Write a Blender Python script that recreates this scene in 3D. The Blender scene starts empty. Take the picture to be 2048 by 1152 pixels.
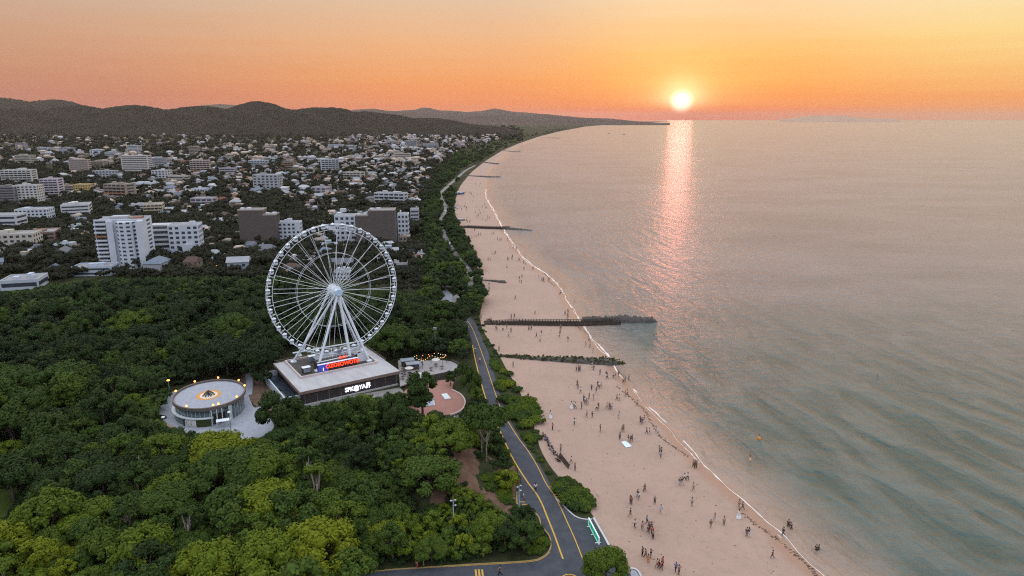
import bpy, bmesh, math, random
import numpy as np
from mathutils import Vector, Matrix
PI = math.pi
random.seed(7); RNG = np.random.default_rng(7)
SC = bpy.context.scene
COL = SC.collection

# ------------------------------------------------------------------ camera
CAM_H, FPX = 70.0, 1365.0
PITCH = math.atan((576 - 237) / FPX); CP, SP = math.cos(PITCH), math.sin(PITCH)
cd = bpy.data.cameras.new('camera'); cam = bpy.data.objects.new('camera', cd); COL.objects.link(cam)
cd.sensor_width = 36; cd.lens = 36 * FPX / 2048; cd.clip_start = 1; cd.clip_end = 200000
cam.location = (0, 0, CAM_H); cam.rotation_euler = (PI / 2 - PITCH, 0, 0)
SC.camera = cam
SUN_AZ = math.atan2((1363 - 1024) / FPX, CP + (576 - 203) / FPX * SP)
SUN_EL = math.atan((-SP + (576 - 203) / FPX * CP) / (CP + (576 - 203) / FPX * SP) * math.cos(SUN_AZ))
SUN = Vector((math.sin(SUN_AZ) * math.cos(SUN_EL), math.cos(SUN_AZ) * math.cos(SUN_EL), math.sin(SUN_EL)))

# ------------------------------------------------------------------ sky, sun, exposure
def lin(r, g, b):
    f = lambda v: (v / 255 / 12.92) if v <= 10 else ((v / 255 + .055) / 1.055) ** 2.4
    return (f(r), f(g), f(b), 1)
W = bpy.data.worlds.new('World'); SC.world = W; W.use_nodes = True
nt = W.node_tree; nt.nodes.clear()
class NG:                                                     # tiny node-graph writer
    def __init__(s, tree): s.t = tree
    def n(s, typ, **kw):
        nd = s.t.nodes.new(typ)
        for k, v in kw.items():
            if k[0] == '_': setattr(nd, k[1:], v)
        return nd
    def link(s, a, b): s.t.links.new(a, b)
    def put(s, sock, v):
        if hasattr(v, 'is_output') or hasattr(v, 'links'): s.link(v, sock)
        else: sock.default_value = v
    def math(s, op, a, b=None, clamp=False):
        nd = s.n('ShaderNodeMath', _operation=op, _use_clamp=clamp); s.put(nd.inputs[0], a)
        if b is not None: s.put(nd.inputs[1], b)
        return nd.outputs[0]
    def ramp(s, fac, stops, interp='LINEAR'):
        nd = s.n('ShaderNodeValToRGB'); nd.color_ramp.interpolation = interp
        e = nd.color_ramp.elements
        while len(e) < len(stops): e.new(.5)
        for el, (p, c) in zip(e, stops):
            el.position = p; el.color = c if len(c) == 4 else (*c, 1)
        s.put(nd.inputs[0], fac); return nd.outputs[0]
    def mix(s, fac, a, b, blend='MIX'):
        nd = s.n('ShaderNodeMix', _data_type='RGBA', _blend_type=blend)
        s.put(nd.inputs[0], fac); s.put(nd.inputs[6], a); s.put(nd.inputs[7], b); return nd.outputs[2]
    def rng(s, v, a, b, c=0., d=1., smooth=False):
        nd = s.n('ShaderNodeMapRange', _interpolation_type='SMOOTHSTEP' if smooth else 'LINEAR')
        s.put(nd.inputs[0], v)
        for i, q in enumerate((a, b, c, d)): nd.inputs[i + 1].default_value = q
        return nd.outputs[0]
    def noise(s, vec, scale, detail=3., rough=.55, dist=0., out=0):
        nd = s.n('ShaderNodeTexNoise'); s.put(nd.inputs['Vector'], vec)
        nd.inputs['Scale'].default_value = scale; nd.inputs['Detail'].default_value = detail
        nd.inputs['Roughness'].default_value = rough; nd.inputs['Distortion'].default_value = dist
        return nd.outputs[out]
    def vmul(s, v, t):
        nd = s.n('ShaderNodeVectorMath', _operation='MULTIPLY'); s.put(nd.inputs[0], v); nd.inputs[1].default_value = t
        return nd.outputs[0]
g = NG(nt)
tc = g.n('ShaderNodeTexCoord').outputs['Generated']
sep = g.n('ShaderNodeSeparateXYZ'); g.link(tc, sep.inputs[0])
X, Y, Z = sep.outputs
az = g.math('ARCTAN2', X, Y)                                   # 0 = straight out along the coast, + towards the sea
el = g.math('MAXIMUM', Z, 0.0)
streak = g.noise(g.vmul(tc, (2.2, 2.2, 60)), 1.6, 4, .6)
elw = g.math('ADD', el, g.math('MULTIPLY', g.math('SUBTRACT', streak, .5), .028))
def col(stops):                                                # ramp over sin(elevation) 0..0.5
    return g.ramp(g.math('MULTIPLY', elw, 2.0), [(p * 2, lin(*c)) for p, c in stops])
HI = [(.24, (244, 212, 192)), (.40, (255, 230, 214))]
left = col([(0, (200, 122, 100)), (.02, (198, 128, 106)), (.06, (206, 148, 118)), (.10, (210, 162, 132)), (.155, (206, 180, 158))] + HI)
mid_ = col([(0, (238, 126, 84)), (.02, (244, 146, 92)), (.055, (246, 164, 102)), (.10, (242, 182, 132)), (.155, (230, 196, 164))] + HI)
sunc = col([(0, (252, 116, 62)), (.02, (254, 142, 70)), (.05, (255, 168, 82)), (.085, (255, 188, 108)), (.155, (250, 216, 170))] + HI)
rght = col([(0, (246, 160, 100)), (.025, (252, 168, 96)), (.06, (254, 198, 122)), (.10, (255, 220, 146)), (.155, (254, 232, 190))] + HI)
c = g.mix(g.rng(az, -.66, -.08, smooth=True), left, mid_)
c = g.mix(g.rng(az, -.05, .24, smooth=True), c, sunc)
c = g.mix(g.rng(az, .27, .62, smooth=True), c, rght)
# the half of the sky behind the camera: blue dusk over a lavender band
back = g.ramp(g.math('MULTIPLY', el, 2.0), [(0, lin(176, 160, 172)), (.25, lin(196, 194, 216)), (.8, lin(210, 218, 238))])
c = g.mix(g.rng(Y, .55, -.25, smooth=True), c, back)
up = g.n('ShaderNodeRGB').outputs[0]; up.default_value = (1.50, 1.54, 1.64, 1)
c = g.mix(g.rng(el, .34, .66, smooth=True), c, up)
# the sun's disc and the glow of lit haze round it
dt = g.n('ShaderNodeVectorMath', _operation='DISTANCE'); g.link(tc, dt.inputs[0]); dt.inputs[1].default_value = SUN
d0 = dt.outputs[1]
sub = g.n('ShaderNodeVectorMath', _operation='SUBTRACT'); g.link(tc, sub.inputs[0]); sub.inputs[1].default_value = SUN
sc_ = g.n('ShaderNodeVectorMath', _operation='MULTIPLY'); g.link(sub.outputs[0], sc_.inputs[0]); sc_.inputs[1].default_value = (1, 1, 1.45)
ln = g.n('ShaderNodeVectorMath', _operation='LENGTH'); g.link(sc_.outputs[0], ln.inputs[0]); de = ln.outputs[1]
glow1 = g.math('EXPONENT', g.math('MULTIPLY', g.math('POWER', g.math('DIVIDE', d0, .026), 2.0), -1.0))
glow2 = g.math('EXPONENT', g.math('MULTIPLY', g.math('DIVIDE', de, .052), -1.0))
above = g.rng(Z, .004, .03, smooth=True)
disc = g.rng(d0, .0190, .0040, smooth=True)
def addc(base, fac, colr):
    m = g.n('ShaderNodeMix', _data_type='RGBA', _blend_type='MULTIPLY'); m.inputs[0].default_value = 1
    k = g.n('ShaderNodeCombineColor'); [g.link(fac, k.inputs[i]) for i in range(3)]
    g.link(k.outputs[0], m.inputs[6]); m.inputs[7].default_value = (*colr, 1)
    return g.mix(1.0, base, m.outputs[2], 'ADD')
c = addc(c, g.math('MULTIPLY', glow1, above), (.40, .50, .34))
c = addc(c, g.math('MULTIPLY', glow2, above), (.16, .46, .20))
c = addc(c, disc, (1.0, .95, .85))
bg = g.n('ShaderNodeBackground'); g.link(c, bg.inputs[0]); bg.inputs[1].default_value = .97
sky = g.n('ShaderNodeTexSky', _sky_type='NISHITA', _sun_disc=False, _sun_elevation=SUN_EL, _sun_rotation=SUN_AZ, _altitude=70., _dust_density=2.0)
bg2 = g.n('ShaderNodeBackground'); g.link(sky.outputs[0], bg2.inputs[0]); bg2.inputs[1].default_value = .006
ad = g.n('ShaderNodeAddShader'); g.link(bg.outputs[0], ad.inputs[0]); g.link(bg2.outputs[0], ad.inputs[1])
g.link(ad.outputs[0], g.n('ShaderNodeOutputWorld').inputs[0])
W.cycles.sampling_method = 'MANUAL'; W.cycles.sample_map_resolution = 1024
sl = bpy.data.lights.new('sun', 'SUN'); sl.energy = .015; sl.angle = math.radians(2.0); sl.color = (1, .28, .20)
so = bpy.data.objects.new('sun', sl); COL.objects.link(so)
so.rotation_euler = SUN.to_track_quat('Z', 'Y').to_euler(); so.location = (0, 0, 300)
vs = SC.view_settings; vs.view_transform = 'Standard'; vs.look = 'None'; vs.exposure = 0; vs.gamma = 1
SC.render.engine = 'CYCLES'
cy = SC.cycles; cy.max_bounces = 5; cy.diffuse_bounces = 2; cy.glossy_bounces = 2; cy.transmission_bounces = 3
cy.volume_bounces = 0; cy.transparent_max_bounces = 6; cy.use_denoising = False; cy.caustics_reflective = False; cy.caustics_refractive = False
cy.sample_clamp_indirect = 4; cy.use_adaptive_sampling = True; cy.adaptive_threshold = .01; cy.filter_width = 1.15

# ------------------------------------------------------------------ pixel -> place (2048 x 1152 photo pixels)
def ray(px, py):
    dx, dy = (px - 1024) / FPX, (576 - py) / FPX
    return dx, CP + dy * SP, -SP + dy * CP
def P(px, py, z=2.0):
    d = ray(px, py); t = (z - CAM_H) / d[2]
    return Vector((d[0] * t, d[1] * t, z))
def PY(px, py, yy):
    d = ray(px, py); t = yy / d[1]
    return Vector((d[0] * t, yy, CAM_H + d[2] * t))
def Q(x, y, z):
    z -= CAM_H; dep = y * CP - z * SP; upv = y * SP + z * CP
    return 1024 + FPX * x / dep, 576 - FPX * upv / dep

# ------------------------------------------------------------------ shore and land height
SHORE_PX = [(1780, 1300), (1647, 1152), (1625, 1129), (1550, 1059), (1470, 984), (1400, 920), (1368, 889), (1312, 827), (1262, 772), (1232, 735),
            (1203, 700), (1178, 665), (1152, 632), (1133, 596), (1117, 567), (1090, 545), (1057, 527), (1028, 492), (1003, 450), (990, 425),
            (971, 393), (975, 352), (991, 325), (1013, 307), (1040, 290), (1080, 275), (1120, 264), (1170, 254), (1220, 249.5), (1290, 245.4), (1345, 242.5)]
BACK_PX = [(1330, 1300), (1262, 1152), (1236, 1120), (1200, 1050), (1186, 1030), (1150, 985), (1112, 950), (1082, 905), (1072, 868), (1064, 838), (1036, 775), (1012, 738),
           (1000, 712), (984, 690), (962, 655), (960, 625), (968, 596), (958, 540), (934, 492), (914, 450), (908, 408), (920, 372), (942, 345),
           (972, 321), (1003, 302), (1037, 287), (1078, 273), (1119, 262.8), (1170, 253.2), (1220, 248.9), (1290, 245.0), (1345, 242.3)]
def curve_xy(pts, z):
    a = np.array([P(px, py, z)[:2] for px, py in pts]); o = np.argsort(a[:, 1]); return a[o]
_s, _b = curve_xy(SHORE_PX, 0.0), curve_xy(BACK_PX, 2.0)
def smooth_lin(a, yy):
    yy = np.asarray(yy, float); k = np.clip(yy * .025, 1.0, 30)
    acc = 0
    for o, w in ((-1.5, .12), (-.75, .23), (0, .3), (.75, .23), (1.5, .12)): acc = acc + w * np.interp(yy + o * k, a[:, 1], a[:, 0])
    return acc
def wob(yy): return .8 * np.sin(np.asarray(yy) * .23) + .5 * np.sin(np.asarray(yy) * .61 + 1)
def xs(yy): return smooth_lin(_s, yy) + np.clip(1 - np.asarray(yy) / 900, .0, 1) * wob(yy) * .35
def xb(yy): return np.minimum(smooth_lin(_b, yy), xs(yy) - 2)
MC = P(880, 960, 2)                                            # the scrub-covered knoll inside the road's bend
def gz(x, y):
    x = np.asarray(x, float); y = np.asarray(y, float)
    a, b = xb(y), xs(y)
    u = (x - a) / (b - a)
    z = np.where(u < 0, 2.0, np.where(u < 1, 2.0 * (1 - np.clip(u, 0, 1)) ** 1.15, -np.clip((x - b) * .06, 0, 6)))
    m = np.clip(np.exp(-(((x - MC.x) / 9.5) ** 2 + ((y - MC.y) / 15) ** 2) ** 1.5) - .06, 0, 1) / .94
    return np.where(u < -.02, z + 5.5 * m, z)
def G(px, py):                                                 # where the ray through a photo pixel meets the land
    z = 2.0
    for _ in range(8):
        v = P(px, py, z); z = float(gz(v.x, v.y))
        z = max(z, 0.0)
    return Vector((v.x, v.y, z))

# ------------------------------------------------------------------ mesh helpers
def link(o, parent=None):
    COL.objects.link(o)
    if parent: o.parent = parent
    return o
def props(o, label=None, cat=None, group=None, kind=None):
    for k, v in (('label', label), ('category', cat), ('group', group), ('kind', kind)):
        if v: o[k] = v
    return o
def empty(name, loc=(0, 0, 0), rz=0., label=None, cat=None, group=None):
    o = bpy.data.objects.new(name, None); o.location = loc; o.rotation_euler = (0, 0, rz); o.empty_display_size = .2
    return props(link(o), label, cat, group)
def np_mesh(name, V, quads=None, tris=None, mats=(), mi=None, smooth=False, attr=None):
    me = bpy.data.meshes.new(name); V = np.asarray(V, np.float32)
    nq = 0 if quads is None else len(quads); n3 = 0 if tris is None else len(tris)
    me.vertices.add(len(V)); me.vertices.foreach_set('co', V.ravel())
    li = []
    if nq: li.append(np.asarray(quads, np.int32).ravel())
    if n3: li.append(np.asarray(tris, np.int32).ravel())
    li = np.concatenate(li); me.loops.add(len(li)); me.loops.foreach_set('vertex_index', li)
    st = np.concatenate([np.arange(nq) * 4, nq * 4 + np.arange(n3) * 3]).astype(np.int32)
    me.polygons.add(nq + n3); me.polygons.foreach_set('loop_start', st)
    if mi is not None: me.polygons.foreach_set('material_index', np.asarray(mi, np.int32))
    me.update(calc_edges=True)
    if smooth: me.polygons.foreach_set('use_smooth', np.ones(nq + n3, bool))
    for k, arr in (attr or {}).items():
        at = me.attributes.new(k, 'FLOAT', 'POINT'); at.data.foreach_set('value', np.asarray(arr, np.float32))
    for m in mats: me.materials.append(m)
    me.validate(clean_customdata=False); return me
class MB:
    """collects boxes, bars, prisms and lathes; build() links them as ONE mesh object"""
    def __init__(s): s.v, s.f, s.m = [], [], []
    def add(s, vs_, fs, m=0):
        o = len(s.v); s.v += [tuple(v) for v in vs_]; s.f += [tuple(i + o for i in f) for f in fs]; s.m += [m] * len(fs); return s
    def box(s, x0, x1, y0, y1, z0, z1, m=0):
        return s.add([(x0, y0, z0), (x1, y0, z0), (x1, y1, z0), (x0, y1, z0), (x0, y0, z1), (x1, y0, z1), (x1, y1, z1), (x0, y1, z1)],
                     [(0, 3, 2, 1), (4, 5, 6, 7), (0, 1, 5, 4), (1, 2, 6, 5), (2, 3, 7, 6), (3, 0, 4, 7)], m)
    def prism(s, pts, z0, z1, m=0, mtop=None):
        n = len(pts); z = lambda h, p: h(p[0], p[1]) if callable(h) else h
        vs_ = [(p[0], p[1], z(z0, p)) for p in pts] + [(p[0], p[1], z(z1, p)) for p in pts]
        s.add(vs_, [tuple((i, (i + 1) % n, n + (i + 1) % n, n + i)) for i in range(n)] + [tuple(range(n))[::-1]], m)
        o = len(s.v) - 2 * n; s.f.append(tuple(o + n + i for i in range(n))); s.m.append(m if mtop is None else mtop); return s
    def tube(s, pts, r, seg=8, m=0, cap=True):
        pts = [Vector(p) for p in pts]; rs = r if isinstance(r, (list, tuple)) else [r] * len(pts); o = len(s.v); ref = None
        for i, p in enumerate(pts):
            d = (pts[min(i + 1, len(pts) - 1)] - pts[max(i - 1, 0)]).normalized()
            if ref is None: ref = Vector((0, 0, 1)) if abs(d.z) < .9 else Vector((1, 0, 0))
            a = d.cross(ref).normalized(); b = d.cross(a).normalized(); ref = b.cross(d).normalized() if False else ref
            for k in range(seg):
                t = 2 * PI * k / seg; s.v.append(tuple(p + (a * math.cos(t) + b * math.sin(t)) * rs[i]))
        for i in range(len(pts) - 1):
            for k in range(seg):
                k2 = (k + 1) % seg; s.f.append((o + i * seg + k, o + i * seg + k2, o + (i + 1) * seg + k2, o + (i + 1) * seg + k)); s.m.append(m)
        if cap:
            s.f.append(tuple(o + k for k in range(seg))[::-1]); s.m.append(m)
            e = o + (len(pts) - 1) * seg; s.f.append(tuple(e + k for k in range(seg))); s.m.append(m)
        return s
    def lathe(s, prof, seg=24, c=(0, 0, 0), m=0, a0=0, a1=2 * PI):
        o = len(s.v); full = abs(a1 - a0 - 2 * PI) < 1e-6; n = seg if full else seg + 1
        for r, z in prof:
            for k in range(n):
                t = a0 + (a1 - a0) * k / seg; s.v.append((c[0] + r * math.cos(t), c[1] + r * math.sin(t), c[2] + z))
        for i in range(len(prof) - 1):
            for k in range(seg):
                k2 = (k + 1) % n; s.f.append((o + i * n + k, o + i * n + k2, o + (i + 1) * n + k2, o + (i + 1) * n + k)); s.m.append(m)
        return s
    def ball(s, c, r, seg=10, rings=6, m=0, sq=(1, 1, 1)):
        o = len(s.v)
        for i in range(rings + 1):
            ph = PI * i / rings
            for k in range(seg):
                t = 2 * PI * k / seg; s.v.append((c[0] + r * sq[0] * math.sin(ph) * math.cos(t), c[1] + r * sq[1] * math.sin(ph) * math.sin(t), c[2] - r * sq[2] * math.cos(ph)))
        for i in range(rings):
            for k in range(seg):
                k2 = (k + 1) % seg; s.f.append((o + i * seg + k, o + i * seg + k2, o + (i + 1) * seg + k2, o + (i + 1) * seg + k)); s.m.append(m)
        return s
    def mesh(s, name, mats, smooth=False):
        me = bpy.data.meshes.new(name); me.from_pydata(s.v, [], s.f); me.polygons.foreach_set('material_index', s.m)
        for q in (mats if isinstance(mats, (list, tuple)) else [mats]): me.materials.append(q)
        if smooth: me.polygons.foreach_set('use_smooth', [True] * len(s.f))
        me.update(); return me
    def build(s, name, mats, parent=None, loc=None, rz=None, smooth=False):
        o = bpy.data.objects.new(name, s.mesh(name, mats, smooth))
        if loc is not None: o.location = loc
        if rz is not None: o.rotation_euler = (0, 0, rz)
        return link(o, parent)
def inst(name, me, parent=None, loc=(0, 0, 0), rz=0., scale=1.):
    o = bpy.data.objects.new(name, me); o.location = loc; o.rotation_euler = (0, 0, rz)
    o.scale = (scale,) * 3 if isinstance(scale, (int, float)) else scale
    return link(o, parent)

# ------------------------------------------------------------------ materials
def mat(name, c1, c2=None, scale=1., rough=.8, spec=.3, bump=0., bscale=None, metal=0., emit=None, estr=0., objcol=False, detail=4., stretch=(1, 1, 1), worldpos=False):
    m = bpy.data.materials.new(name); m.use_nodes = True; t = m.node_tree; b = t.nodes['Principled BSDF']; k = NG(t)
    b.inputs['Roughness'].default_value = rough; b.inputs['Specular IOR Level'].default_value = spec; b.inputs['Metallic'].default_value = metal
    pos = k.n('ShaderNodeNewGeometry').outputs['Position'] if worldpos else k.n('ShaderNodeTexCoord').outputs['Object']
    if stretch != (1, 1, 1): pos = k.vmul(pos, stretch)
    if c2 is not None:
        n = k.noise(pos, scale, detail, .6); colr = k.mix(k.rng(n, .32, .68), (*c1, 1), (*c2, 1))
    else:
        colr = k.n('ShaderNodeRGB').outputs[0]; colr.default_value = (*c1, 1)
    if objcol: colr = k.mix(1.0, colr, k.n('ShaderNodeObjectInfo').outputs['Color'], 'MULTIPLY')
    k.link(colr, b.inputs['Base Color'])
    if bump:
        bp = k.n('ShaderNodeBump'); bp.inputs['Strength'].default_value = bump; bp.inputs['Distance'].default_value = .1
        k.link(k.noise(pos, bscale or scale * 3, 3), bp.inputs['Height']); k.link(bp.outputs[0], b.inputs['Normal'])
    if emit: b.inputs['Emission Color'].default_value = (*emit, 1); b.inputs['Emission Strength'].default_value = estr
    return m

# ------------------------------------------------------------------ sea
ROWS = np.unique(np.concatenate([np.arange(40, 420, 3.0), np.geomspace(420, 16000, 150), np.geomspace(16500, 30000, 10)]))
def strip(cols_fn, rows=ROWS):
    R = np.array([cols_fn(y) for y in rows]); nr, nc = R.shape[:2]
    idx = np.arange(nr * nc).reshape(nr, nc)
    q = np.stack([idx[:-1, :-1], idx[:-1, 1:], idx[1:, 1:], idx[1:, :-1]], -1).reshape(-1, 4)
    return R.reshape(-1, R.shape[2]), q
OFF = np.array([-14, -6, -2, 0, 2, 4, 8, 14, 25, 45, 80, 150, 300, 700, 2000, 6000, 15000, 30000.])
V, q = strip(lambda y: np.stack([float(xs(y)) + OFF, np.full(len(OFF), y), np.zeros(len(OFF)), OFF], 1))
wm = bpy.data.materials.new('sea_water'); wm.use_nodes = True; k = NG(wm.node_tree); b = wm.node_tree.nodes['Principled BSDF']
pos = k.n('ShaderNodeNewGeometry').outputs['Position']
sh = k.n('ShaderNodeAttribute', _attribute_name='shore').outputs['Fac']
sp_ = k.n('ShaderNodeSeparateXYZ'); k.link(pos, sp_.inputs[0])
cmb = k.n('ShaderNodeCombineXYZ'); k.link(sh, cmb.inputs[0]); k.link(k.math('MULTIPLY', sp_.outputs[1], .30), cmb.inputs[1])
swell = k.noise(cmb.outputs[0], .15, 3, .5, .5)              # long crests lying along the shore
chop = k.noise(k.vmul(pos, (.7, 1, 1)), .34, 5, .62, .4)
rip = k.noise(k.vmul(pos, (.7, 1, 1)), 2.2, 3, .6)
patch = k.noise(k.vmul(pos, (.5, 1, 1)), .016, 5, .65)                              # wind patches
near = k.rng(sh, 25, 190, 1., .12)
h = k.math('ADD', k.math('MULTIPLY', k.math('MULTIPLY', swell, near), 4.6), k.math('MULTIPLY', chop, 1.5))
h = k.math('ADD', h, k.math('MULTIPLY', rip, .3))
bp = k.n('ShaderNodeBump'); bp.inputs['Distance'].default_value = 1.5
k.link(k.rng(patch, .3, .7, .5, .95), bp.inputs['Strength']); k.link(h, bp.inputs['Height']); k.link(bp.outputs[0], b.inputs['Normal'])
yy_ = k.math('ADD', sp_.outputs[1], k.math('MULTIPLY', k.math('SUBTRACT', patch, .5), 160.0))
deep_sheen = k.mix(k.rng(yy_, 120, 330, smooth=True), k.mix(k.rng(swell, .38, .60), (.045, .090, .082, 1), (.115, .148, .135, 1)), k.mix(k.rng(patch, .36, .60), (.160, .160, .164, 1), (.250, .242, .240, 1)))  # paler far water: reflected sky painted into the base colour beyond near teal
shal_sheen = k.mix(k.rng(sh, 1, 16), (.34, .26, .215, 1), deep_sheen)  # pale shore band: sandy shallows plus wet sheen painted into the colour
k.link(shal_sheen, b.inputs['Base Color']); b.inputs['IOR'].default_value = 1.33
b.inputs['Roughness'].default_value = .17
sea = link(props(bpy.data.objects.new('sea', np_mesh('sea', V[:, :3], q, mats=[wm], attr={'shore': V[:, 3]}, smooth=True)), kind='structure'))

# ------------------------------------------------------------------ beach
BU = np.concatenate([[-.03], np.linspace(0, 1, 15), [1.05]])
def beach_row(y):
    a, b_ = float(xb(y)), float(xs(y)); x = a + (b_ - a) * BU; x[-1] = b_ + 14
    z = gz(x, np.full(len(x), y)); z[0] = 1.9
    return np.stack([x, np.full(len(x), y), z, b_ - x], 1)
V, q = strip(beach_row)
sm = bpy.data.materials.new('beach_sand'); sm.use_nodes = True; k = NG(sm.node_tree); b = sm.node_tree.nodes['Principled BSDF']
pos = k.n('ShaderNodeNewGeometry').outputs['Position']
tow = k.n('ShaderNodeAttribute', _attribute_name='to_water').outputs['Fac']
n1 = k.noise(pos, .07, 6, .65); n2 = k.noise(pos, .7, 6, .7)
dry = k.mix(k.rng(n1, .3, .7), (.365, .262, .214, 1), (.43, .31, .252, 1))
dry = k.mix(k.math('MULTIPLY', k.rng(n2, .50, .70), .42), dry, (.28, .20, .163, 1))
edge = k.math('ADD', tow, k.math('MULTIPLY', k.math('SUBTRACT', n1, .5), 4.0))
wet = k.rng(edge, 4.2, 2.0, smooth=True)
k.link(k.mix(wet, dry, (.35, .222, .165, 1)), b.inputs['Base Color'])
k.link(k.rng(wet, 0, 1, .9, .3), b.inputs['Roughness']); b.inputs['Specular IOR Level'].default_value = .25
bp = k.n('ShaderNodeBump'); bp.inputs['Strength'].default_value = .85; bp.inputs['Distance'].default_value = .4
k.link(k.math('ADD', n2, k.math('MULTIPLY', k.noise(pos, 3.2, 3), .5)), bp.inputs['Height']); k.link(bp.outputs[0], b.inputs['Normal'])
beach = link(props(bpy.data.objects.new('beach', np_mesh('beach', V[:, :3], q, mats=[sm], attr={'to_water': V[:, 3]}, smooth=True)), kind='structure'))
# foam at the water's edge: ragged thin sheets of froth
FR = np.arange(60, 700, .5); r1 = np.random.default_rng(3)
def band(c0, c1, w0, w1, seed, thr):
    rr = np.random.default_rng(seed)
    def sn(L): 
        kx = np.arange(60, 720, L); return np.interp(FR, kx, rr.random(len(kx)))
    cen = c0 + (c1 - c0) * sn(14) + 1.0 * (sn(9) - .5) + .2 * (sn(2) - .5); wid = (w0 + (w1 - w0) * sn(6) * sn(1.1)) * np.clip(FR / 170, .9, 2.4)
    on = sn(22) * .6 + sn(4) * .4 > thr
    a = xs(FR) + cen; V = np.concatenate([np.stack([a - wid / 2, FR, np.full(len(FR), .03)], 1), np.stack([a + wid / 2, FR, np.full(len(FR), .03)], 1)])
    zb = gz(V[:, 0], V[:, 1]); V[:, 2] = np.maximum(zb, 0) + .03
    i = np.arange(len(FR) - 1)[on[:-1]]; n = len(FR)
    return V, np.stack([i, i + n, i + n + 1, i + 1], 1)
Vs, qs, o_ = [], [], 0
for args in ((-.4, .4, .10, .75, 1, .24), (-1.1, .2, .05, .45, 5, .36)):
    a, b_ = band(*args); Vs.append(a); qs.append(b_ + o_); o_ += len(a)
foam_m = mat('sea_foam', (.80, .74, .71), (.66, .58, .54), 1.5, .75, .2, bump=.3)
foam = link(props(bpy.data.objects.new('surf_foam', np_mesh('surf_foam', np.concatenate(Vs), np.concatenate(qs), mats=[foam_m])), 'broken white foam line along the waterline', kind='stuff'))

# ------------------------------------------------------------------ land
LROWS = np.unique(np.concatenate([np.arange(40, 420, 3.0), np.geomspace(420, 16000, 90)]))
LU = np.concatenate([np.linspace(0, 60, 31), np.linspace(66, 260, 40), np.geomspace(270, 9000, 40)])
def land_row(y):
    x = float(xb(y)) - LU; yy = np.full(len(x), y); z = gz(x - .5, yy)
    return np.stack([x, yy, z], 1)
V, q = strip(land_row, LROWS)
q = q[:, ::-1]
gm = bpy.data.materials.new('land'); gm.use_nodes = True; k = NG(gm.node_tree); b = gm.node_tree.nodes['Principled BSDF']
pos = k.n('ShaderNodeNewGeometry').outputs['Position']
n1 = k.noise(pos, .02, 5, .65); n2 = k.noise(pos, .35, 5, .65)
cc = k.mix(k.rng(n2, .35, .65), (.020, .026, .012, 1), (.045, .052, .022, 1))
cc = k.mix(k.math('MULTIPLY', k.rng(n1, .55, .7), .7), cc, (.075, .06, .042, 1))
k.link(cc, b.inputs['Base Color']); b.inputs['Roughness'].default_value = .95; b.inputs['Specular IOR Level'].default_value = .1
ground = link(props(bpy.data.objects.new('ground', np_mesh('ground', V, q, mats=[gm], smooth=True)), kind='structure'))

# ------------------------------------------------------------------ hills: solid ridges with a front and a back slope
def hills(name, crest, dist, wid, mat_, rough=.05, base=2.0, nx=260, ny=26, seed=0):
    rr = np.random.default_rng(seed); cx = np.array([c_[0] for c_ in crest]); cyy = np.array([c_[1] for c_ in crest])
    pxs = np.linspace(cx[0], cx[-1], nx); tops = np.interp(pxs, cx, cyy)
    for L, a in ((26, 1.3), (9, .8), (4, .5), (2, .35)):                 # woodland crest, a pixel or less of unevenness
        kx = np.arange(cx[0] - L, cx[-1] + 2 * L, L); tops = tops - a * rough * 10 * (np.interp(pxs, kx, rr.random(len(kx))) - .5)
    V = []
    for px, ty in zip(pxs, tops):
        top = PY(px, ty, dist); hgt = max(top.z - base, .5)
        for j in range(ny):
            t = j / (ny - 1) * 2 - 1; yy = dist + wid * t
            prof = (math.cos(t * PI / 2) ** 1.2 if abs(t) < 1 else 0)
            sc = 1 + .5 * wid * t / dist if False else yy / dist
            nz = 1 + rough * 2.2 * math.sin(px * .05 + t * 9 + seed) * (1 - abs(t)) + rough * .9 * (rr.random() - .5) * (abs(t) > .05)
            V.append((top.x * sc, yy, base - 1 + (hgt + 1) * prof * nz))
    idx = np.arange(nx * ny).reshape(nx, ny)
    q = np.stack([idx[:-1, :-1], idx[1:, :-1], idx[1:, 1:], idx[:-1, 1:]], -1).reshape(-1, 4)
    return link(props(bpy.data.objects.new(name, np_mesh(name, V, q, mats=[mat_], smooth=True)), kind='structure'))
hm = mat('hill_woodland', (.013, .013, .009), (.026, .023, .016), .012, .95, .05, bump=.5, bscale=.03, worldpos=True)
hm.node_tree.nodes['Bump'].inputs['Distance'].default_value = 12
hm3 = mat('haze_tinted_island', (.42, .28, .20), (.46, .32, .23), .002, .95, .05, worldpos=True)  # distance haze mixed into the island's base colour to fade it
hm2 = mat('haze_tinted_mountain', (.050, .038, .034), (.075, .058, .05), .002, .95, .05, worldpos=True)  # paler than the near hills: haze painted into the far ridges
hills('hills', [(-620, 228), (-400, 222), (-260, 225), (-120, 224), (0, 222), (60, 220), (120, 218), (180, 215), (230, 217), (300, 216), (350, 219), (400, 218), (450, 216), (490, 211), (512, 209), (550, 213), (590, 219),
                (650, 221), (692, 219), (715, 223), (760, 230), (810, 234), (870, 239), (930, 246), (990, 254), (1040, 262)], 3300, 720, hm, .06, seed=1)
hills('hills', [(-560, 212), (-300, 206), (-100, 198), (0, 200), (60, 201), (110, 203), (150, 207), (172, 214), (240, 228), (300, 237)], 5200, 900, hm, .04, seed=2)
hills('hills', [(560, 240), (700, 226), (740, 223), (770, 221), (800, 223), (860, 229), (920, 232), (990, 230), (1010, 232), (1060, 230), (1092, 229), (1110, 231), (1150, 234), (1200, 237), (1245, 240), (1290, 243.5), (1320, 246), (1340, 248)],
      9500, 1900, hm2, .03, seed=3)
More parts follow.
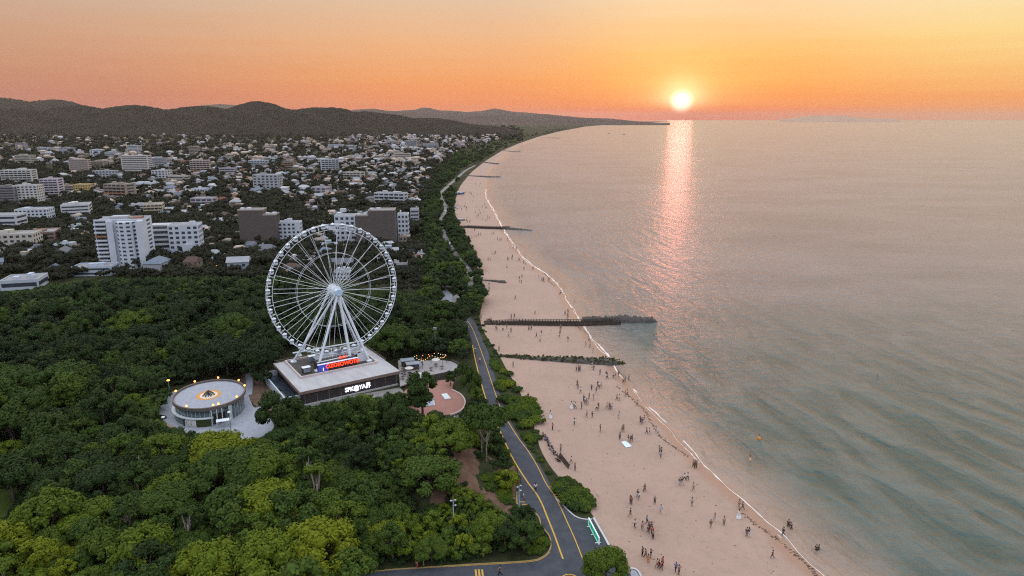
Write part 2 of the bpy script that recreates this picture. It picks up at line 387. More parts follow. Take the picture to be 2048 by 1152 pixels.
hills('hills', [(330, 222), (380, 213), (400, 210), (440, 210), (490, 214), (540, 221), (590, 221), (650, 218), (700, 222), (735, 219), (750, 218), (790, 222), (830, 221), (845, 217), (856, 217), (880, 221), (900, 220), (935, 225), (965, 223), (990, 218), (1015, 221), (1040, 224), (1075, 228), (1120, 233), (1180, 236), (1230, 238)],
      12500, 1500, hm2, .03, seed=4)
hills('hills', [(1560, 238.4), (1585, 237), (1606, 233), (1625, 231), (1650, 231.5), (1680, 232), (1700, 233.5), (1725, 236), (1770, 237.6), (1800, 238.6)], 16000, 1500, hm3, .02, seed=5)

# ------------------------------------------------------------------ where things are, in words
LMS = {}
_used = {}
def rel(px, py, lm):
    lx, ly = LMS[lm]; dx, dy = px - lx, (py - ly) * 1.4
    if abs(dx) > abs(dy): return ('right of ' if dx > 0 else 'left of ') + lm
    return ('in front of ' if dy > 0 else 'behind ') + lm
def where(head, px, py, names, maxw=16):
    o = sorted(names, key=lambda n: math.hypot(px - LMS[n][0], (py - LMS[n][1]) * 1.4))
    far = lambda n: math.hypot(px - LMS[n][0], (py - LMS[n][1]) * 1.4)
    l = f'{head} {rel(px, py, o[0])}'
    cands = [l] + [f'{head} {w} {rel(px, py, n)}' for n in o[:2] for w in ('close', 'just', 'well', 'far')][:0]
    for a in o[:3]:
        for b in o[1:7]:
            if a != b: cands.append(f'{head} {rel(px, py, a)} and {rel(px, py, b)}')
    for c_ in cands:
        if c_ not in _used and len(c_.split()) <= maxw: l = c_; break
    if len(l.split()) > maxw: l = ' '.join(head.split()[-6:]) + ' ' + rel(px, py, o[0])
    _used[l] = 1
    return l

# ------------------------------------------------------------------ roads and paved ground
def smooth_px(pts, n=6):
    out = []; L = len(pts)
    for i in range(L - 1):
        p0, p1, p2, p3 = pts[max(i - 1, 0)], pts[i], pts[i + 1], pts[min(i + 2, L - 1)]
        for j in range(n):
            t = j / n
            out.append(tuple(.5 * (2 * b_ + (c_ - a) * t + (2 * a - 5 * b_ + 4 * c_ - d) * t * t + (3 * b_ - a - 3 * c_ + d) * t ** 3) for a, b_, c_, d in zip(p0, p1, p2, p3)))
    out.append(tuple(pts[-1])); return out
def flat(name, px, z, m, kind='structure', thick=.12, z0=2.0, smooth=0):
    if smooth: px = smooth_px(px, smooth)
    return props(MB().prism([P(a, b_, z0) for a, b_ in px], z - thick, z, 0).build(name, m), kind=kind)
def ribbon(mb, px, w, z, h=.0, smooth=5, z0=2.0):
    pts = [P(a, b_, z0) for a, b_ in (smooth_px(px, smooth) if smooth else px)]; L = []
    for i, p in enumerate(pts):
        d = (pts[min(i + 1, len(pts) - 1)] - pts[max(i - 1, 0)]); d.z = 0; d.normalize(); nn = Vector((-d.y, d.x, 0)) * w / 2; L.append((p + nn, p - nn))
    for i in range(len(L) - 1):
        (a, b_), (c_, d) = L[i], L[i + 1]
        vs_ = [(a.x, a.y, z), (b_.x, b_.y, z), (d.x, d.y, z), (c_.x, c_.y, z)]
        if h: mb.add([(v[0], v[1], z - h) for v in vs_] + vs_, [(4, 5, 6, 7), (0, 4, 7, 3), (1, 2, 6, 5), (0, 1, 5, 4), (3, 7, 6, 2)])
        else: mb.add(vs_, [(3, 2, 1, 0)] if False else [(0, 1, 2, 3)])
    return mb
M_asph = mat('asphalt', (.040, .048, .064), (.066, .075, .092), .5, .85, .3, bump=.4, bscale=9, worldpos=True)
kk = M_asph
M_yel = mat('yellow_road_paint', (.50, .30, .05), (.62, .38, .07), 2.5, .7)
M_kerb = mat('pale_kerb_stone', (.45, .46, .48), (.58, .59, .60), 1.2, .8)
M_pave = mat('grey_paving', (.26, .29, .35), (.34, .37, .43), 1.3, .8, bump=.3)
M_path = mat('worn_path_paving', (.17, .165, .165), (.27, .26, .255), .4, .85, bump=.3, worldpos=True)
M_red = mat('red_brick_deck', (.27, .135, .115), (.36, .19, .16), 1.2, .8, stretch=(1, 7, 1), worldpos=True)
M_earth = mat('bare_earth', (.10, .058, .042), (.17, .11, .08), .5, .95, .1, bump=.8, worldpos=True)
ROADL = [(916, 622), (922, 634), (935, 656), (947, 695), (955, 735), (964, 775), (975, 807), (989, 838), (1002, 868), (1020, 906), (1036, 938)]
ROADR = [(926, 622), (940, 634), (954, 652), (962, 672), (975, 702), (984, 728), (990, 755), (1001, 795), (1012, 822), (1030, 858), (1055, 893), (1086, 941), (1112, 992), (1133, 1014), (1150, 1030), (1168, 1036), (1187, 1036)]
BAY = [(1037, 956), (1045, 969), (1036, 984), (1034, 1000), (1036, 1014), (1060, 1020), (1077, 1034), (1083, 1052), (1098, 1072), (1101, 1090), (1096, 1104), (1082, 1115), (1055, 1122), (937, 1129), (770, 1140), (680, 1150), (600, 1330)]
road_px = smooth_px(ROADL, 4) + BAY + [(1262, 1330), (1262, 1150), (1232, 1119)] + smooth_px(ROADR, 4)[::-1]
flat('road', road_px, 2.03, M_asph)
mk = MB()
ribbon(mk, [(922, 632), (932, 640), (941, 650), (951, 672), (962, 702), (972, 730), (980, 755), (990, 785), (1003, 820), (1020, 850), (1038, 878), (1056, 902), (1075, 933), (1092, 967), (1108, 990), (1122, 1017), (1133, 1041), (1150, 1079), (1165, 1117)], .17, 2.038)
ribbon(mk, [(945, 690), (951, 722), (962, 765), (975, 807), (990, 840), (1004, 871), (1022, 910), (1038, 938), (1057, 967), (1071, 985), (1083, 1006), (1092, 1028), (1108, 1068), (1117, 1093), (1126, 1118)], .26, 2.038)
ribbon(mk, [(690, 1149), (770, 1141), (937, 1131), (1055, 1124), (1084, 1117), (1099, 1105)], .17, 2.038)
for x in (951, 957.5, 964): ribbon(mk, [(x, 1139), (x + 4, 1170)], .28, 2.038, smooth=0)
for i in range(6): ribbon(mk, [(1099 + i * 3, 974 + i * 5), (1111 + i * 2.6, 974 + i * 5)], .22, 2.038, smooth=0)
for i in range(3): ribbon(mk, [(1039 + i * 5, 1004 + i * 5), (1050 + i * 5, 1004 + i * 5)], .2, 2.038, smooth=0)
props(mk.build('road_marking', M_yel), kind='structure')
kb = MB()
ribbon(kb, [(1187, 1036), (1210, 1076), (1233, 1120), (1250, 1150), (1275, 1200)], .35, 2.13, .2, smooth=3)
ribbon(kb, [(1112, 997), (1133, 1018), (1150, 1033), (1168, 1039), (1184, 1039)], .2, 2.12, .2, smooth=3)
ribbon(kb, [(1260, 1137), (1273, 1140), (1282, 1153), (1290, 1180)], .3, 2.14, .2, smooth=3)
props(kb.build('kerb', M_kerb), kind='structure')
kb = MB(); ribbon(kb, [(1034, 984), (1036, 1014), (1060, 1020), (1077, 1034), (1083, 1052), (1098, 1072), (1102, 1090), (1097, 1105), (1083, 1116), (1055, 1123), (937, 1130), (770, 1141)], .22, 2.14, .2, smooth=4)
props(kb.build('kerb', mat('yellow_kerb_paint', (.36, .26, .09), (.28, .22, .12), 1.5, .8)), kind='structure')
flat('pavement', [(1262, 1139), (1272, 1142), (1280, 1153), (1288, 1180), (1262, 1180)], 2.02, M_pave)
# small traffic island at the bottom edge
ti = MB(); ti.lathe([(0, .12), (1.0, .12), (1.05, .0)], 24); o = props(ti.build('traffic_island', M_earth, None, P(1139, 1158, 2.03)), kind='structure'); o.scale = (1.0, .8, 1)
tm = MB(); tm.lathe([(1.06, .03), (1.06, .15), (1.25, .15), (1.25, .03)], 24); o = props(tm.build('kerb', M_yel, None, P(1139, 1158, 2.0)), kind='structure'); o.scale = (1.0, .8, 1)
# winding promenade path further along the coast
PATH = [(903, 607), (909, 598), (922, 589), (936, 580), (944, 570), (944, 557), (938, 545), (928, 530), (914, 513), (903, 499), (893, 481), (885, 463), (881, 447), (886, 432), (893, 420), (890, 408), (881, 395), (884, 384), (897, 371), (913, 357), (930, 342), (950, 331)]
pm = MB(); ribbon(pm, PATH, 3.7, 2.03, .1); props(pm.build('footpath', M_path), kind='structure')
pm = MB(); ribbon(pm, [(893, 575), (893, 560), (897, 545), (899, 530), (895, 515)], 4.2, 2.025, .1); props(pm.build('footpath', M_path), kind='structure')
pm = MB(); ribbon(pm, [(497, 790), (499, 770), (497, 752), (498, 735)], 1.6, 2.03, .1); props(pm.build('footpath', M_pave), kind='structure')
flat('paved_court', [(872, 596), (878, 585), (893, 578), (905, 590), (905, 606), (890, 608)], 2.04, mat('pale_court_paving', (.20, .235, .29), (.28, .31, .36), .5, .8))
# terraces right of the wheel
UP = [(796, 720), (840, 722), (875, 719), (904, 723), (914, 727), (921, 733), (914, 744), (865, 753), (830, 757), (812, 768), (800, 772)]
flat('terrace', UP, 3.0, mat('terrace_paving', (.24, .235, .25), (.34, .325, .33), 1.2, .85, worldpos=True), thick=.3, z0=3.0)
wl = MB(); ribbon(wl, [(856, 754.5), (865, 753), (890, 748), (914, 744), (921, 733.5), (914, 727), (904, 723)], .35, 3.5, 1.6, smooth=0, z0=3.0)
props(wl.build('retaining_wall', mat('dark_wall_cladding', (.05, .045, .045), (.085, .075, .07), 2, .8)), 'low dark retaining wall round the paved terrace above the red deck', 'wall')
DECK = [(790, 842), (795, 800), (812, 780), (874, 762), (893, 760), (911, 756), (906, 770), (904, 780), (921, 789), (930, 803), (927, 816), (914, 826), (900, 830), (860, 832)]
flat('red_deck', DECK, 2.10, M_red, thick=.1)
kb = MB(); ribbon(kb, [(904, 781), (921, 790), (930, 803), (927, 817), (914, 827), (900, 831)], .3, 2.35, .35, smooth=4)
props(kb.build('kerb', mat('pink_stone_edge', (.48, .40, .39), (.6, .5, .48), 1.5, .8)), kind='structure')
skl = empty('skylight', P(892, 794, 2.12), .38, 'pale glass panel lying flat in the red brick deck', 'skylight')
MB().box(-.75, .75, -1.75, 1.75, 0, .25).build('frame', mat('white_metal_frame', (.62, .64, .66), (.7, .72, .74), 3, .5), skl)
MB().box(-.62, .62, -1.62, 1.62, .25, .28).build('pane', mat('pale_blue_glass', (.50, .66, .72), (.62, .76, .80), 1.2, .25, .5), skl)
bp_ = empty('sunken_pool', P(850, 806, 2.11), .2, 'blue grey shallow pool in the red deck behind the tall tree', 'pool')
MB().box(-2.3, 2.3, -2.1, 2.1, 0, .18).build('rim', M_kerb, bp_)
MB().box(-2.1, 2.1, -1.9, 1.9, .18, .20).build('water', mat('still_blue_water', (.20, .28, .40), (.28, .36, .48), .8, .15, .5), bp_)
# ground under the wheel's surroundings
flat('plaza', [(588, 812), (800, 775), (812, 790), (790, 830), (700, 838), (600, 835)], 2.02, M_path)
flat('dirt_yard', [(470, 780), (486, 745), (520, 735), (560, 790), (600, 812), (590, 835), (515, 815), (498, 800)], 2.015, mat('brown_dirt', (.10, .065, .05), (.17, .12, .095), .6, .95, .1, worldpos=True))
flat('lawn', [(-60, 1050), (0, 1045), (22, 1020), (38, 985), (30, 972), (-60, 968)], 2.03, mat('lawn_grass', (.05, .075, .015), (.075, .10, .025), .6, .95, .1, worldpos=True))
# bare bank with roots beside the road
bk = MB()

# ------------------------------------------------------------------ Ferris wheel and its base
YAW = math.radians(33.5); WO = Vector((-47.1, 175.5, 2.0)); WZ = 25.9 - 2.0; WR = 17.5; BT = 3.85     # base roof top above ground
LMS.update({'the Ferris wheel': (660, 580), 'the round pavilion': (418, 800), 'the wheel base': (690, 770)})
def loc_of(px, py, z):                                          # photo pixel -> coordinates in the base's own frame
    v = P(px, py, z) - WO; c_, s_ = math.cos(-YAW), math.sin(-YAW); return Vector((v.x * c_ - v.y * s_, v.x * s_ + v.y * c_, z - 2.0))
M_white = mat('white_paint', (.82, .89, .95), (.74, .81, .88), 1.2, .45, .5)
M_wleg = mat('white_leg_paint', (.76, .85, .92), (.66, .75, .83), .7, .5, .5)
M_dark = mat('dark_cladding', (.030, .027, .028), (.05, .045, .045), 2, .6)
M_darkwin = mat('dark_glass', (.035, .045, .06), (.06, .075, .095), 1, .18, .6)
M_roofg = mat('pale_roof_sheet', (.36, .37, .40), (.46, .47, .49), .55, .75, .3, bump=.25, stretch=(1, .25, 1))
M_brown = mat('brown_fascia', (.17, .125, .105), (.23, .175, .15), 1.2, .7)
M_emw = mat('lit_white_letters', (.9, .9, 1), emit=(.86, .88, 1), estr=1.6)
M_emr = mat('lit_red_letters', (.9, .05, .02), emit=(1, .045, .01), estr=2.4)
M_emb = mat('lit_blue_panel', (.05, .06, .3), emit=(.05, .08, .55), estr=.45)
M_lamp = mat('lit_amber_globe', (1, .5, .15), emit=(1, .36, .06), estr=3.2)
M_pole = mat('grey_pole_paint', (.20, .235, .28), (.27, .30, .35), 1.5, .5)
def text_mesh(s, size, depth, m, name):
    cu = bpy.data.curves.new(name, 'FONT'); cu.body = s; cu.size = size; cu.extrude = depth; cu.align_x = 'CENTER'; cu.offset = size * .02
    o = bpy.data.objects.new(name, cu); COL.objects.link(o); dg = bpy.context.evaluated_depsgraph_get(); dg.update()
    me = bpy.data.meshes.new_from_object(o.evaluated_get(dg)); bpy.data.objects.remove(o); me.materials.clear(); me.materials.append(m); return me
wb = empty('wheel_base_building', WO, YAW, 'low square dark building with wide flat grey roof carrying the Ferris wheel', 'building')
rc = [loc_of(*q, 5.85) for q in ((609, 782), (799, 743), (735, 693), (535, 727))]
x0, x1 = (rc[0].x + rc[3].x) / 2, (rc[1].x + rc[2].x) / 2; y0, y1 = (rc[0].y + rc[1].y) / 2, (rc[2].y + rc[3].y) / 2
MB().box(x0 + .9, x1 - .7, y0 + .55, y1 - .6, 0, BT - .75).build('wall', M_dark, wb)
r_ = MB().box(x0, x1, y0, y1, BT - .75, BT - .04).build('roof', M_brown, wb)
MB().box(x0 + .12, x1 - .12, y0 + .12, y1 - .12, BT - .04, BT).build('roof_sheet', M_roofg, r_)
for (a, b_, c_, d) in ((x0 + .9, x1 - .7, y0 + .12, y0 + .54),): MB().box(a, b_, c_, d, 0, .35).build('plinth', M_roofg, wb)
for i in range(9):
    xx = x0 + 1.2 + i * (x1 - x0 - 2.2) / 8; MB().box(xx, xx + .12, y0 + .47, y0 + .55, .36, BT - .76).build('wall_fin', M_brown, wb)
tm = text_mesh('SPK@YA\u754c', 2.0, .06, M_emw, 'letters')
o = inst('sign_lettering', tm, wb, ((x0 + x1) / 2 + 1.6, y0 + .40, 1.15)); o.rotation_euler = (PI / 2, 0, 0); o.scale = (.70, .78, 1)
# raised rim round the sunken machine deck
cf = [loc_of(*q, 6.1) for q in ((604, 755), (742, 726), (715, 688), (571, 722))]
cx0, cx1, cy0, cy1 = (cf[0].x + cf[3].x) / 2, (cf[1].x + cf[2].x) / 2, (cf[0].y + cf[1].y) / 2, (cf[2].y + cf[3].y) / 2 - 2.0
cy1 = min(cy1, y1 - 1)
k_ = MB()
for a in ((cx0 - .3, cx1 + .3, cy0 - .3, cy0), (cx0 - .3, cx1 + .3, cy1, cy1 + .3), (cx0 - .3, cx0, cy0, cy1), (cx1, cx1 + .3, cy0, cy1)): k_.box(*a, BT, BT + .55)
k_.build('deck_kerb', mat('pale_pink_coping', (.52, .44, .44), (.62, .54, .53), 1, .7), wb)
MB().box(cx0, cx1, cy0, cy1, BT + .001, BT + .03).build('deck_floor', mat('dark_deck_floor', (.05, .047, .047), (.085, .08, .08), 1.5, .8), wb)
rail = MB()
for yy in (BT + .35, BT + .75): rail.tube([(x1 - .25, y0 + 9, yy), (x1 - .25, y1 - .4, yy), (x0 + .3, y1 - .4, yy)], .05, 5)
for i in range(8): rail.tube([(x1 - .25, y0 + 9 + i * 1.9, BT), (x1 - .25, y0 + 9 + i * 1.9, BT + .8)], .05, 5)
rail.build('roof_railing', M_brown, wb)
# side tank with a pale blue wall along the left of the base
tk = empty('side_tank', WO, YAW, 'long blue grey trough with pale walls along the left flank of the wheel building', 'tank')
t_ = MB(); ta, tb, tc0, tc1 = x0 - 3.2, x0 + .6, y0 + 2.2, y1 - 1.5
t_.box(ta, tb, tc0, tc0 + .35, 0, 2.3).box(ta, ta + .35, tc0 + .35, tc1, 0, 2.3).box(ta, tb, tc1, tc1 + .35, 0, 2.3); t_.build('wall', mat('pale_blue_wall', (.40, .47, .56), (.5, .57, .66), .8, .6), tk)
MB().box(ta + .35, tb, tc0 + .35, tc1, 0, .9).build('water', mat('dark_tank_water', (.03, .045, .065), (.045, .06, .085), .6, .12, .5), tk)
# machine cabin with the red moving-letter board
cb = empty('control_cabin', WO, YAW, 'dark machine cabin with glowing red letters and blue lit corner under the wheel', 'cabin')
p1_, p2_ = loc_of(637, 745, 5.9), loc_of(711, 727, 5.9); yb = p1_.y; ca, cb1 = p1_.x, p2_.x
MB().box(ca, cb1, yb, yb + 3.6, BT + .03, BT + 2.3).build('wall', M_dark, cb)
MB().box(ca + .02, ca + 2.6, yb - .06, yb - .003, BT + .05, BT + 2.0).build('blue_panel', M_emb, cb)
MB().box(ca - .2, cb1 + .2, yb - .3, yb - .07, BT + 2.05, BT + 2.25).build('light_strip', mat('lit_violet_strip', (.7, .7, .9), emit=(.55, .55, 1), estr=.9), cb)
o = inst('letter_board', text_mesh('OZOSOWOT8', 1.45, .05, M_emr, 'letters'), cb, ((ca + cb1) / 2 + 1.25, yb - .1, BT + .75)); o.rotation_euler = (PI / 2, 0, 0); o.scale = (.95, 1, 1)
o = inst('letter_board', text_mesh('SKY', .8, .04, M_emr, 'letters'), cb, ((ca + cb1) / 2 + 1.9, yb + 1.0, BT + 2.35)); o.rotation_euler = (PI / 2, 0, 0); o.scale = (1.5, 1, 1)
fl = MB().tube([(ca + 1.3, yb - .12, BT + .25), (ca + 1.3, yb - .12, BT + 1.1)], .09, 6); fl.build('floodlight', M_emw, cb)
# machinery clutter on the deck
rr = random.Random(5)
for nm, lab, (mx, my), kind in (('winch_drum', 'pale winch drum on the wheel deck right of the red letters', (cx1 - 2.6, cy0 + 4.5), 0), ('generator', 'dark box generator on the left of the wheel deck', (cx0 + 2.2, cy0 + 3.2), 1),
                                ('generator', 'grey box generator behind the machine cabin on the wheel deck', (cx0 + 6.2, cy1 - 3), 1)):
    e_ = empty(nm, WO + Matrix.Rotation(YAW, 3, 'Z') @ Vector((mx, my, BT + .03)), YAW, lab, nm.split('_')[-1])
    if kind == 0:
        d_ = MB(); d_.tube([(0, -.9, 1.1), (0, .9, 1.1)], 1.0, 20); d_.build('drum', M_dark, e_)
        for s_ in (-1, 1): MB().tube([(0, s_ * .92, 1.1), (0, s_ * 1.05, 1.1)], 1.35, 24).build('flange', M_white, e_)
        MB().tube([(-1.3, -1.2, 0), (-1.3, -1.2, 2.3), (1.3, -1.2, 2.3), (1.3, -1.2, 0)], .1, 6).build('frame', M_white, e_)
    else:
        MB().box(-1.0, 1.0, -.7, .7, .1, 1.5).build('body', M_dark if mx < cx0 + 4 else M_pole, e_)
        MB().box(-.9, .9, -.73, -.705, .3, 1.3).build('louvre', M_pole, e_); MB().box(-1.05, 1.05, -.75, .75, 1.5, 1.6).build('lid', M_white, e_)
# the wheel itself
fw = empty('ferris_wheel', WO, YAW, 'tall white Ferris wheel with many small cabins standing over the wood', 'Ferris wheel')
HUB = Vector((0, 0, WZ)); GA = .55                              # half gauge between the two rims
def ringpts(R, y, n=112): return [(R * math.cos(2 * PI * i / n), y, WZ + R * math.sin(2 * PI * i / n)) for i in range(n + 1)]
for s_ in (-1, 1):
    MB().tube(ringpts(WR, s_ * GA), .08, 6, cap=False).build('rim', M_white, fw)
    MB().tube(ringpts(WR * .57, s_ * .55), .035, 5, cap=False).build('inner_ring', M_white, fw)
MB().tube(ringpts(WR - 1.45, 0), .065, 6, cap=False).build('inner_rim', M_white, fw)
MB().tube(ringpts(WR * .31, 0), .04, 5, cap=False).build('inner_ring', M_dark, fw)
NG_ = 42
for i in range(NG_):
    a = 2 * PI * (i + .75) / NG_; tie = MB()
    pf, pb = Vector((WR * math.cos(a), -GA, WZ + WR * math.sin(a))), Vector((WR * math.cos(a), GA, WZ + WR * math.sin(a))); pi_ = Vector(((WR - 1.45) * math.cos(a), 0, WZ + (WR - 1.45) * math.sin(a)))
    tie.tube([pf, pi_, pb], .06, 4); tie.build('rim_tie', M_white, fw)
NS = 28
for i in range(NS):
    a = 2 * PI * (i + .5) / NS; c_, s_ = math.cos(a), math.sin(a); sp1 = MB()
    for yy, w1, w0 in ((-.8, .42, .12), (.8, -.42, -.12)):
        for q_ in ((w1, w0),):
            A = (1.0 * c_ - q_[1] * s_, yy * 1.9, WZ + 1.0 * s_ + q_[1] * c_); B = ((WR - 1.45) * c_ - q_[0] * s_, yy * .9, WZ + (WR - 1.45) * s_ + q_[0] * c_)
            sp1.tube([A, B], .048, 5)
    sp1.build('spoke', M_white, fw)
hb_ = MB(); hb_.tube([(0, -3.3, WZ), (0, 3.3, WZ)], .62, 16)
for yy in (-1.55, 1.55): hb_.tube([(0, yy - .12, WZ), (0, yy + .12, WZ)], 1.35, 24)
hub = hb_.build('hub', M_white, fw)
cp_ = MB(); cp_.tube([(0, -3.75, WZ), (0, -3.55, WZ), (0, -3.3, WZ)], [.85, 1.0, 1.0], 24); cp_.build('hub_cap', mat('pale_blue_cap', (.42, .62, .78), (.5, .69, .84), 1, .4, .5), hub)
# cabins: one built, the rest copied with their parts
def cabin_parts():
    bd = MB(); bd.lathe([(0, -1.62), (.42, -1.60), (.60, -1.40), (.63, -1.02)], 12)
    rf = MB(); rf.lathe([(.66, -.52), (.62, -.38), (.35, -.22), (.08, -.16), (.08, .05)], 12)
    wn = MB(); wn.lathe([(.60, -1.02), (.61, -.52)], 12)
    return bd.mesh('gondola', M_white, True), rf.mesh('gondola_roof', M_white, True), wn.mesh('gondola_window', mat('cabin_glass', (.22, .30, .38), (.28, .36, .44), 1, .2, .6))
gb, gr, gw = cabin_parts()
for i in range(NG_):
    a = 2 * PI * (i + .25) / NG_; go = inst('gondola', gb, fw, scale=.9, loc= ((WR - .35) * math.cos(a), 0, WZ + (WR - .35) * math.sin(a) + .75))
    inst('roof', gr, go); inst('window', gw, go)
F_ = lambda px, py, z=5.9: loc_of(px, py, z)
feet = [((0, -3.0), F_(635, 742), .40), ((.1, -3.0), F_(703, 728), .44), ((-.2, -2.6), F_(587, 724), .36), ((-.1, 2.6), F_(598, 712), .36), ((.2, -2.6), F_(738, 722), .40), ((.2, 2.6), F_(722, 701), .36)]
for (hx, hy), f_, r1_ in feet:
    MB().tube([(hx, hy, WZ), (f_.x, f_.y, BT + .25)], [r1_ * .68, r1_ * .86], 12).build('leg', M_wleg, fw)
    MB().box(f_.x - .7, f_.x + .7, f_.y - .7, f_.y + .7, BT + .03, BT + .35).build('foot', M_wleg, fw)
bs = MB(); f0, f1 = feet[0][1], feet[1][1]
bs.tube([(f0.x, f0.y, BT + 2.3), (f1.x, f1.y, BT + 2.5)], .16, 8); bs.tube([(feet[2][1].x, feet[2][1].y, BT + 2.6), (feet[5][1].x, feet[5][1].y, BT + 2.8)], .2, 8)
bs.build('tie_beam', M_wleg, fw)
pl = MB().box(-6.5, 6.5, -2.6, 2.6, BT + 1.85, BT + 2.0); pl.build('boarding_platform', M_pole, fw)
pr_ = MB()
for yy in (-2.55, 2.55):
    pr_.tube([(-6.5, yy, BT + 2.9), (6.5, yy, BT + 2.9)], .05, 5)
    for i in range(14): pr_.tube([(-6.5 + i, yy, BT + 2.0), (-6.5 + i, yy, BT + 2.9)], .04, 4)
pr_.build('platform_railing', M_white, fw)
wt = MB(); wt.tube([(0, 0, WZ - WR - .1), (0, 0, BT + 2.9)], .1, 6); wt.box(-.8, .8, -.5, .5, BT + 2.0, BT + 3.4); 
wt.build('drive_unit', M_pole, fw)

# ------------------------------------------------------------------ round pavilion
RZ = 4.1
Lp, Rp, Tp, Bp = P(345, 801, 2 + RZ), P(492, 781, 2 + RZ), P(428, 761, 2 + RZ), P(408, 819, 2 + RZ)
PC = (Lp + Rp + Tp + Bp) / 4; PC.z = 2.0
pa_, pb_ = (Rp - Lp).length / 2, (Tp - Bp).length / 2; PYAW = math.atan2(Rp.y - Lp.y, Rp.x - Lp.x); SQ = pb_ / pa_
pv_ = empty('round_pavilion', PC, PYAW, 'round glass walled pavilion with flat grey roof deck and ring of amber lamps', 'pavilion')
def el_(mb): mb.v = [(v[0], v[1] * SQ, v[2]) for v in mb.v]; return mb
el_(MB().lathe([(0, RZ - .25), (pa_, RZ - .25), (pa_, RZ), (0, RZ)], 72)).build('roof', M_pave, pv_)
rm_ = el_(MB().lathe([(pa_ - .28, RZ + .001), (pa_ - .28, RZ + .45), (pa_ + .05, RZ + .45), (pa_ + .05, RZ - .26)], 72)).build('parapet', mat('dark_bronze_parapet', (.10, .085, .08), (.15, .13, .12), 2, .6), pv_)
em = el_(MB().lathe([(2.0, RZ + .012), (2.75, RZ + .012)], 48)).build('painted_ring', mat('amber_painted_ring', (.52, .24, .05), (.62, .32, .08), 1.5, .6), pv_, (-.2, 0, 0))
el_(MB().lathe([(0, RZ + .008), (2.02, RZ + .008)], 48)).build('painted_disc', mat('white_painted_disc', (.66, .64, .60), (.58, .56, .53), 2, .6), pv_, (-.2, 0, 0))
sc1 = MB()
for i in range(14):
    a = 2 * PI * i / 14 + .2; rr_ = 1.0 + .35 * (i % 2); sc1.tube([(rr_ * math.cos(a), rr_ * math.sin(a) * SQ, RZ + .02), (.25 * math.cos(a), .25 * math.sin(a), RZ + 1.05)], [.10, .05], 5)
sc1.tube([(0, 0, RZ), (0, 0, RZ + 1.25)], [.3, .1], 8); sc1.build('sculpture', mat('dark_bronze', (.035, .03, .026), (.06, .05, .04), 3, .4), pv_, (-.2, 0, 0))
el_(MB().lathe([(1.05, RZ + .016), (1.45, RZ + .016)], 24, a0=-.6, a1=.5)).build('painted_segment', em.data.materials[0], pv_, (-.2, 0, 0))
el_(MB().lathe([(1.05, RZ + .016), (1.45, RZ + .016)], 24, a0=2.5, a1=3.7)).build('painted_segment', em.data.materials[0], pv_, (-.2, 0, 0))
M_glass = mat('green_tinted_glass', (.06, .095, .105), (.12, .17, .185), .8, .12, .7)
M_mull = mat('pale_mullion', (.45, .50, .54), (.55, .6, .63), 2, .5)
el_(MB().lathe([(pa_ - .55, 0), (pa_ - .55, RZ - .26)], 72)).build('glass_wall', M_glass, pv_)
mu = MB()
for i in range(48):
    a = 2 * PI * i / 48; mu.tube([((pa_ - .5) * math.cos(a), (pa_ - .5) * math.sin(a) * SQ, 0), ((pa_ - .5) * math.cos(a), (pa_ - .5) * math.sin(a) * SQ, RZ - .27)], .05, 4)
mu.build('mullions', M_mull, pv_)
A0, A1 = math.radians(172), math.radians(272)                   # lower glazed bay on the left and front
el_(MB().lathe([(pa_ - .4, 1.95), (pa_ + .35, 1.95), (pa_ + .35, 2.12), (pa_ - .4, 2.12)], 40, a0=A0, a1=A1 + .06)).build('canopy', mat('pale_canopy', (.50, .58, .62), (.6, .67, .7), 2, .4), pv_)
el_(MB().lathe([(pa_ + .05, 0), (pa_ + .05, 1.94)], 40, a0=A0, a1=A1)).build('glass_bay', M_glass, pv_)
el_(MB().lathe([(pa_ + .10, 0), (pa_ + .10, .14), (pa_ + .02, .14)], 40, a0=A0, a1=A1)).build('sill', M_mull, pv_)
def arcpanel(name, d0, d1, z0, z1, m, r=.13): return el_(MB().lathe([(pa_ + r, z0), (pa_ + r, z1), (pa_ + r - .05, z1)], 8, a0=math.radians(d0), a1=math.radians(d1))).build(name, m, pv_)
arcpanel('green_wall', 250, 271, .05, 1.9, mat('planted_wall', (.03, .045, .018), (.07, .085, .03), 3, .95, .1, bump=.8))
arcpanel('green_wall', 225.5, 229, .05, 1.9, mat('dark_green_panel', (.02, .035, .025), (.035, .05, .035), 3, .6))
po = arcpanel('poster', 230, 249, .25, 1.85, mat('white_printed_board', (.70, .71, .70), (.62, .64, .64), 1.2, .6), .16)
po2 = MB(); r7 = random.Random(9)
for i in range(26):                                             # grey line drawing of the printed board, raised a few mm
    a = math.radians(231 + r7.random() * 16.5); zz = .4 + r7.random() * 1.3; w_ = .01 + r7.random() * .03
    for k2 in (0,): po2.lathe([(pa_ + .166, zz), (pa_ + .166, zz + .05 + .12 * r7.random())], 3, a0=a, a1=a + w_)
el_(po2).build('print', mat('dark_print_ink', (.07, .075, .07), (.15, .16, .14), 3, .7), po)
arcpanel('entrance', 276, 296, .02, 2.6, mat('dark_entrance_opening', (.018, .016, .016), (.03, .028, .026), 1, .5), -.45)
for d_ in (273, 281, 289): 
    a = math.radians(d_); MB().tube([((pa_ + .2) * math.cos(a), (pa_ + .2) * math.sin(a) * SQ, 0), ((pa_ + .2) * math.cos(a), (pa_ + .2) * math.sin(a) * SQ, RZ - .27)], .11, 8).build('column', M_mull, pv_)
bx = MB().box(-1.5, 1.5, -.75, .75, 1.55, 1.7)
a = math.radians(287); sh_ = bx.build('entrance_shelter', M_white, pv_, ((pa_ + 1.6) * math.cos(a), (pa_ + 1.6) * math.sin(a) * SQ, 0))
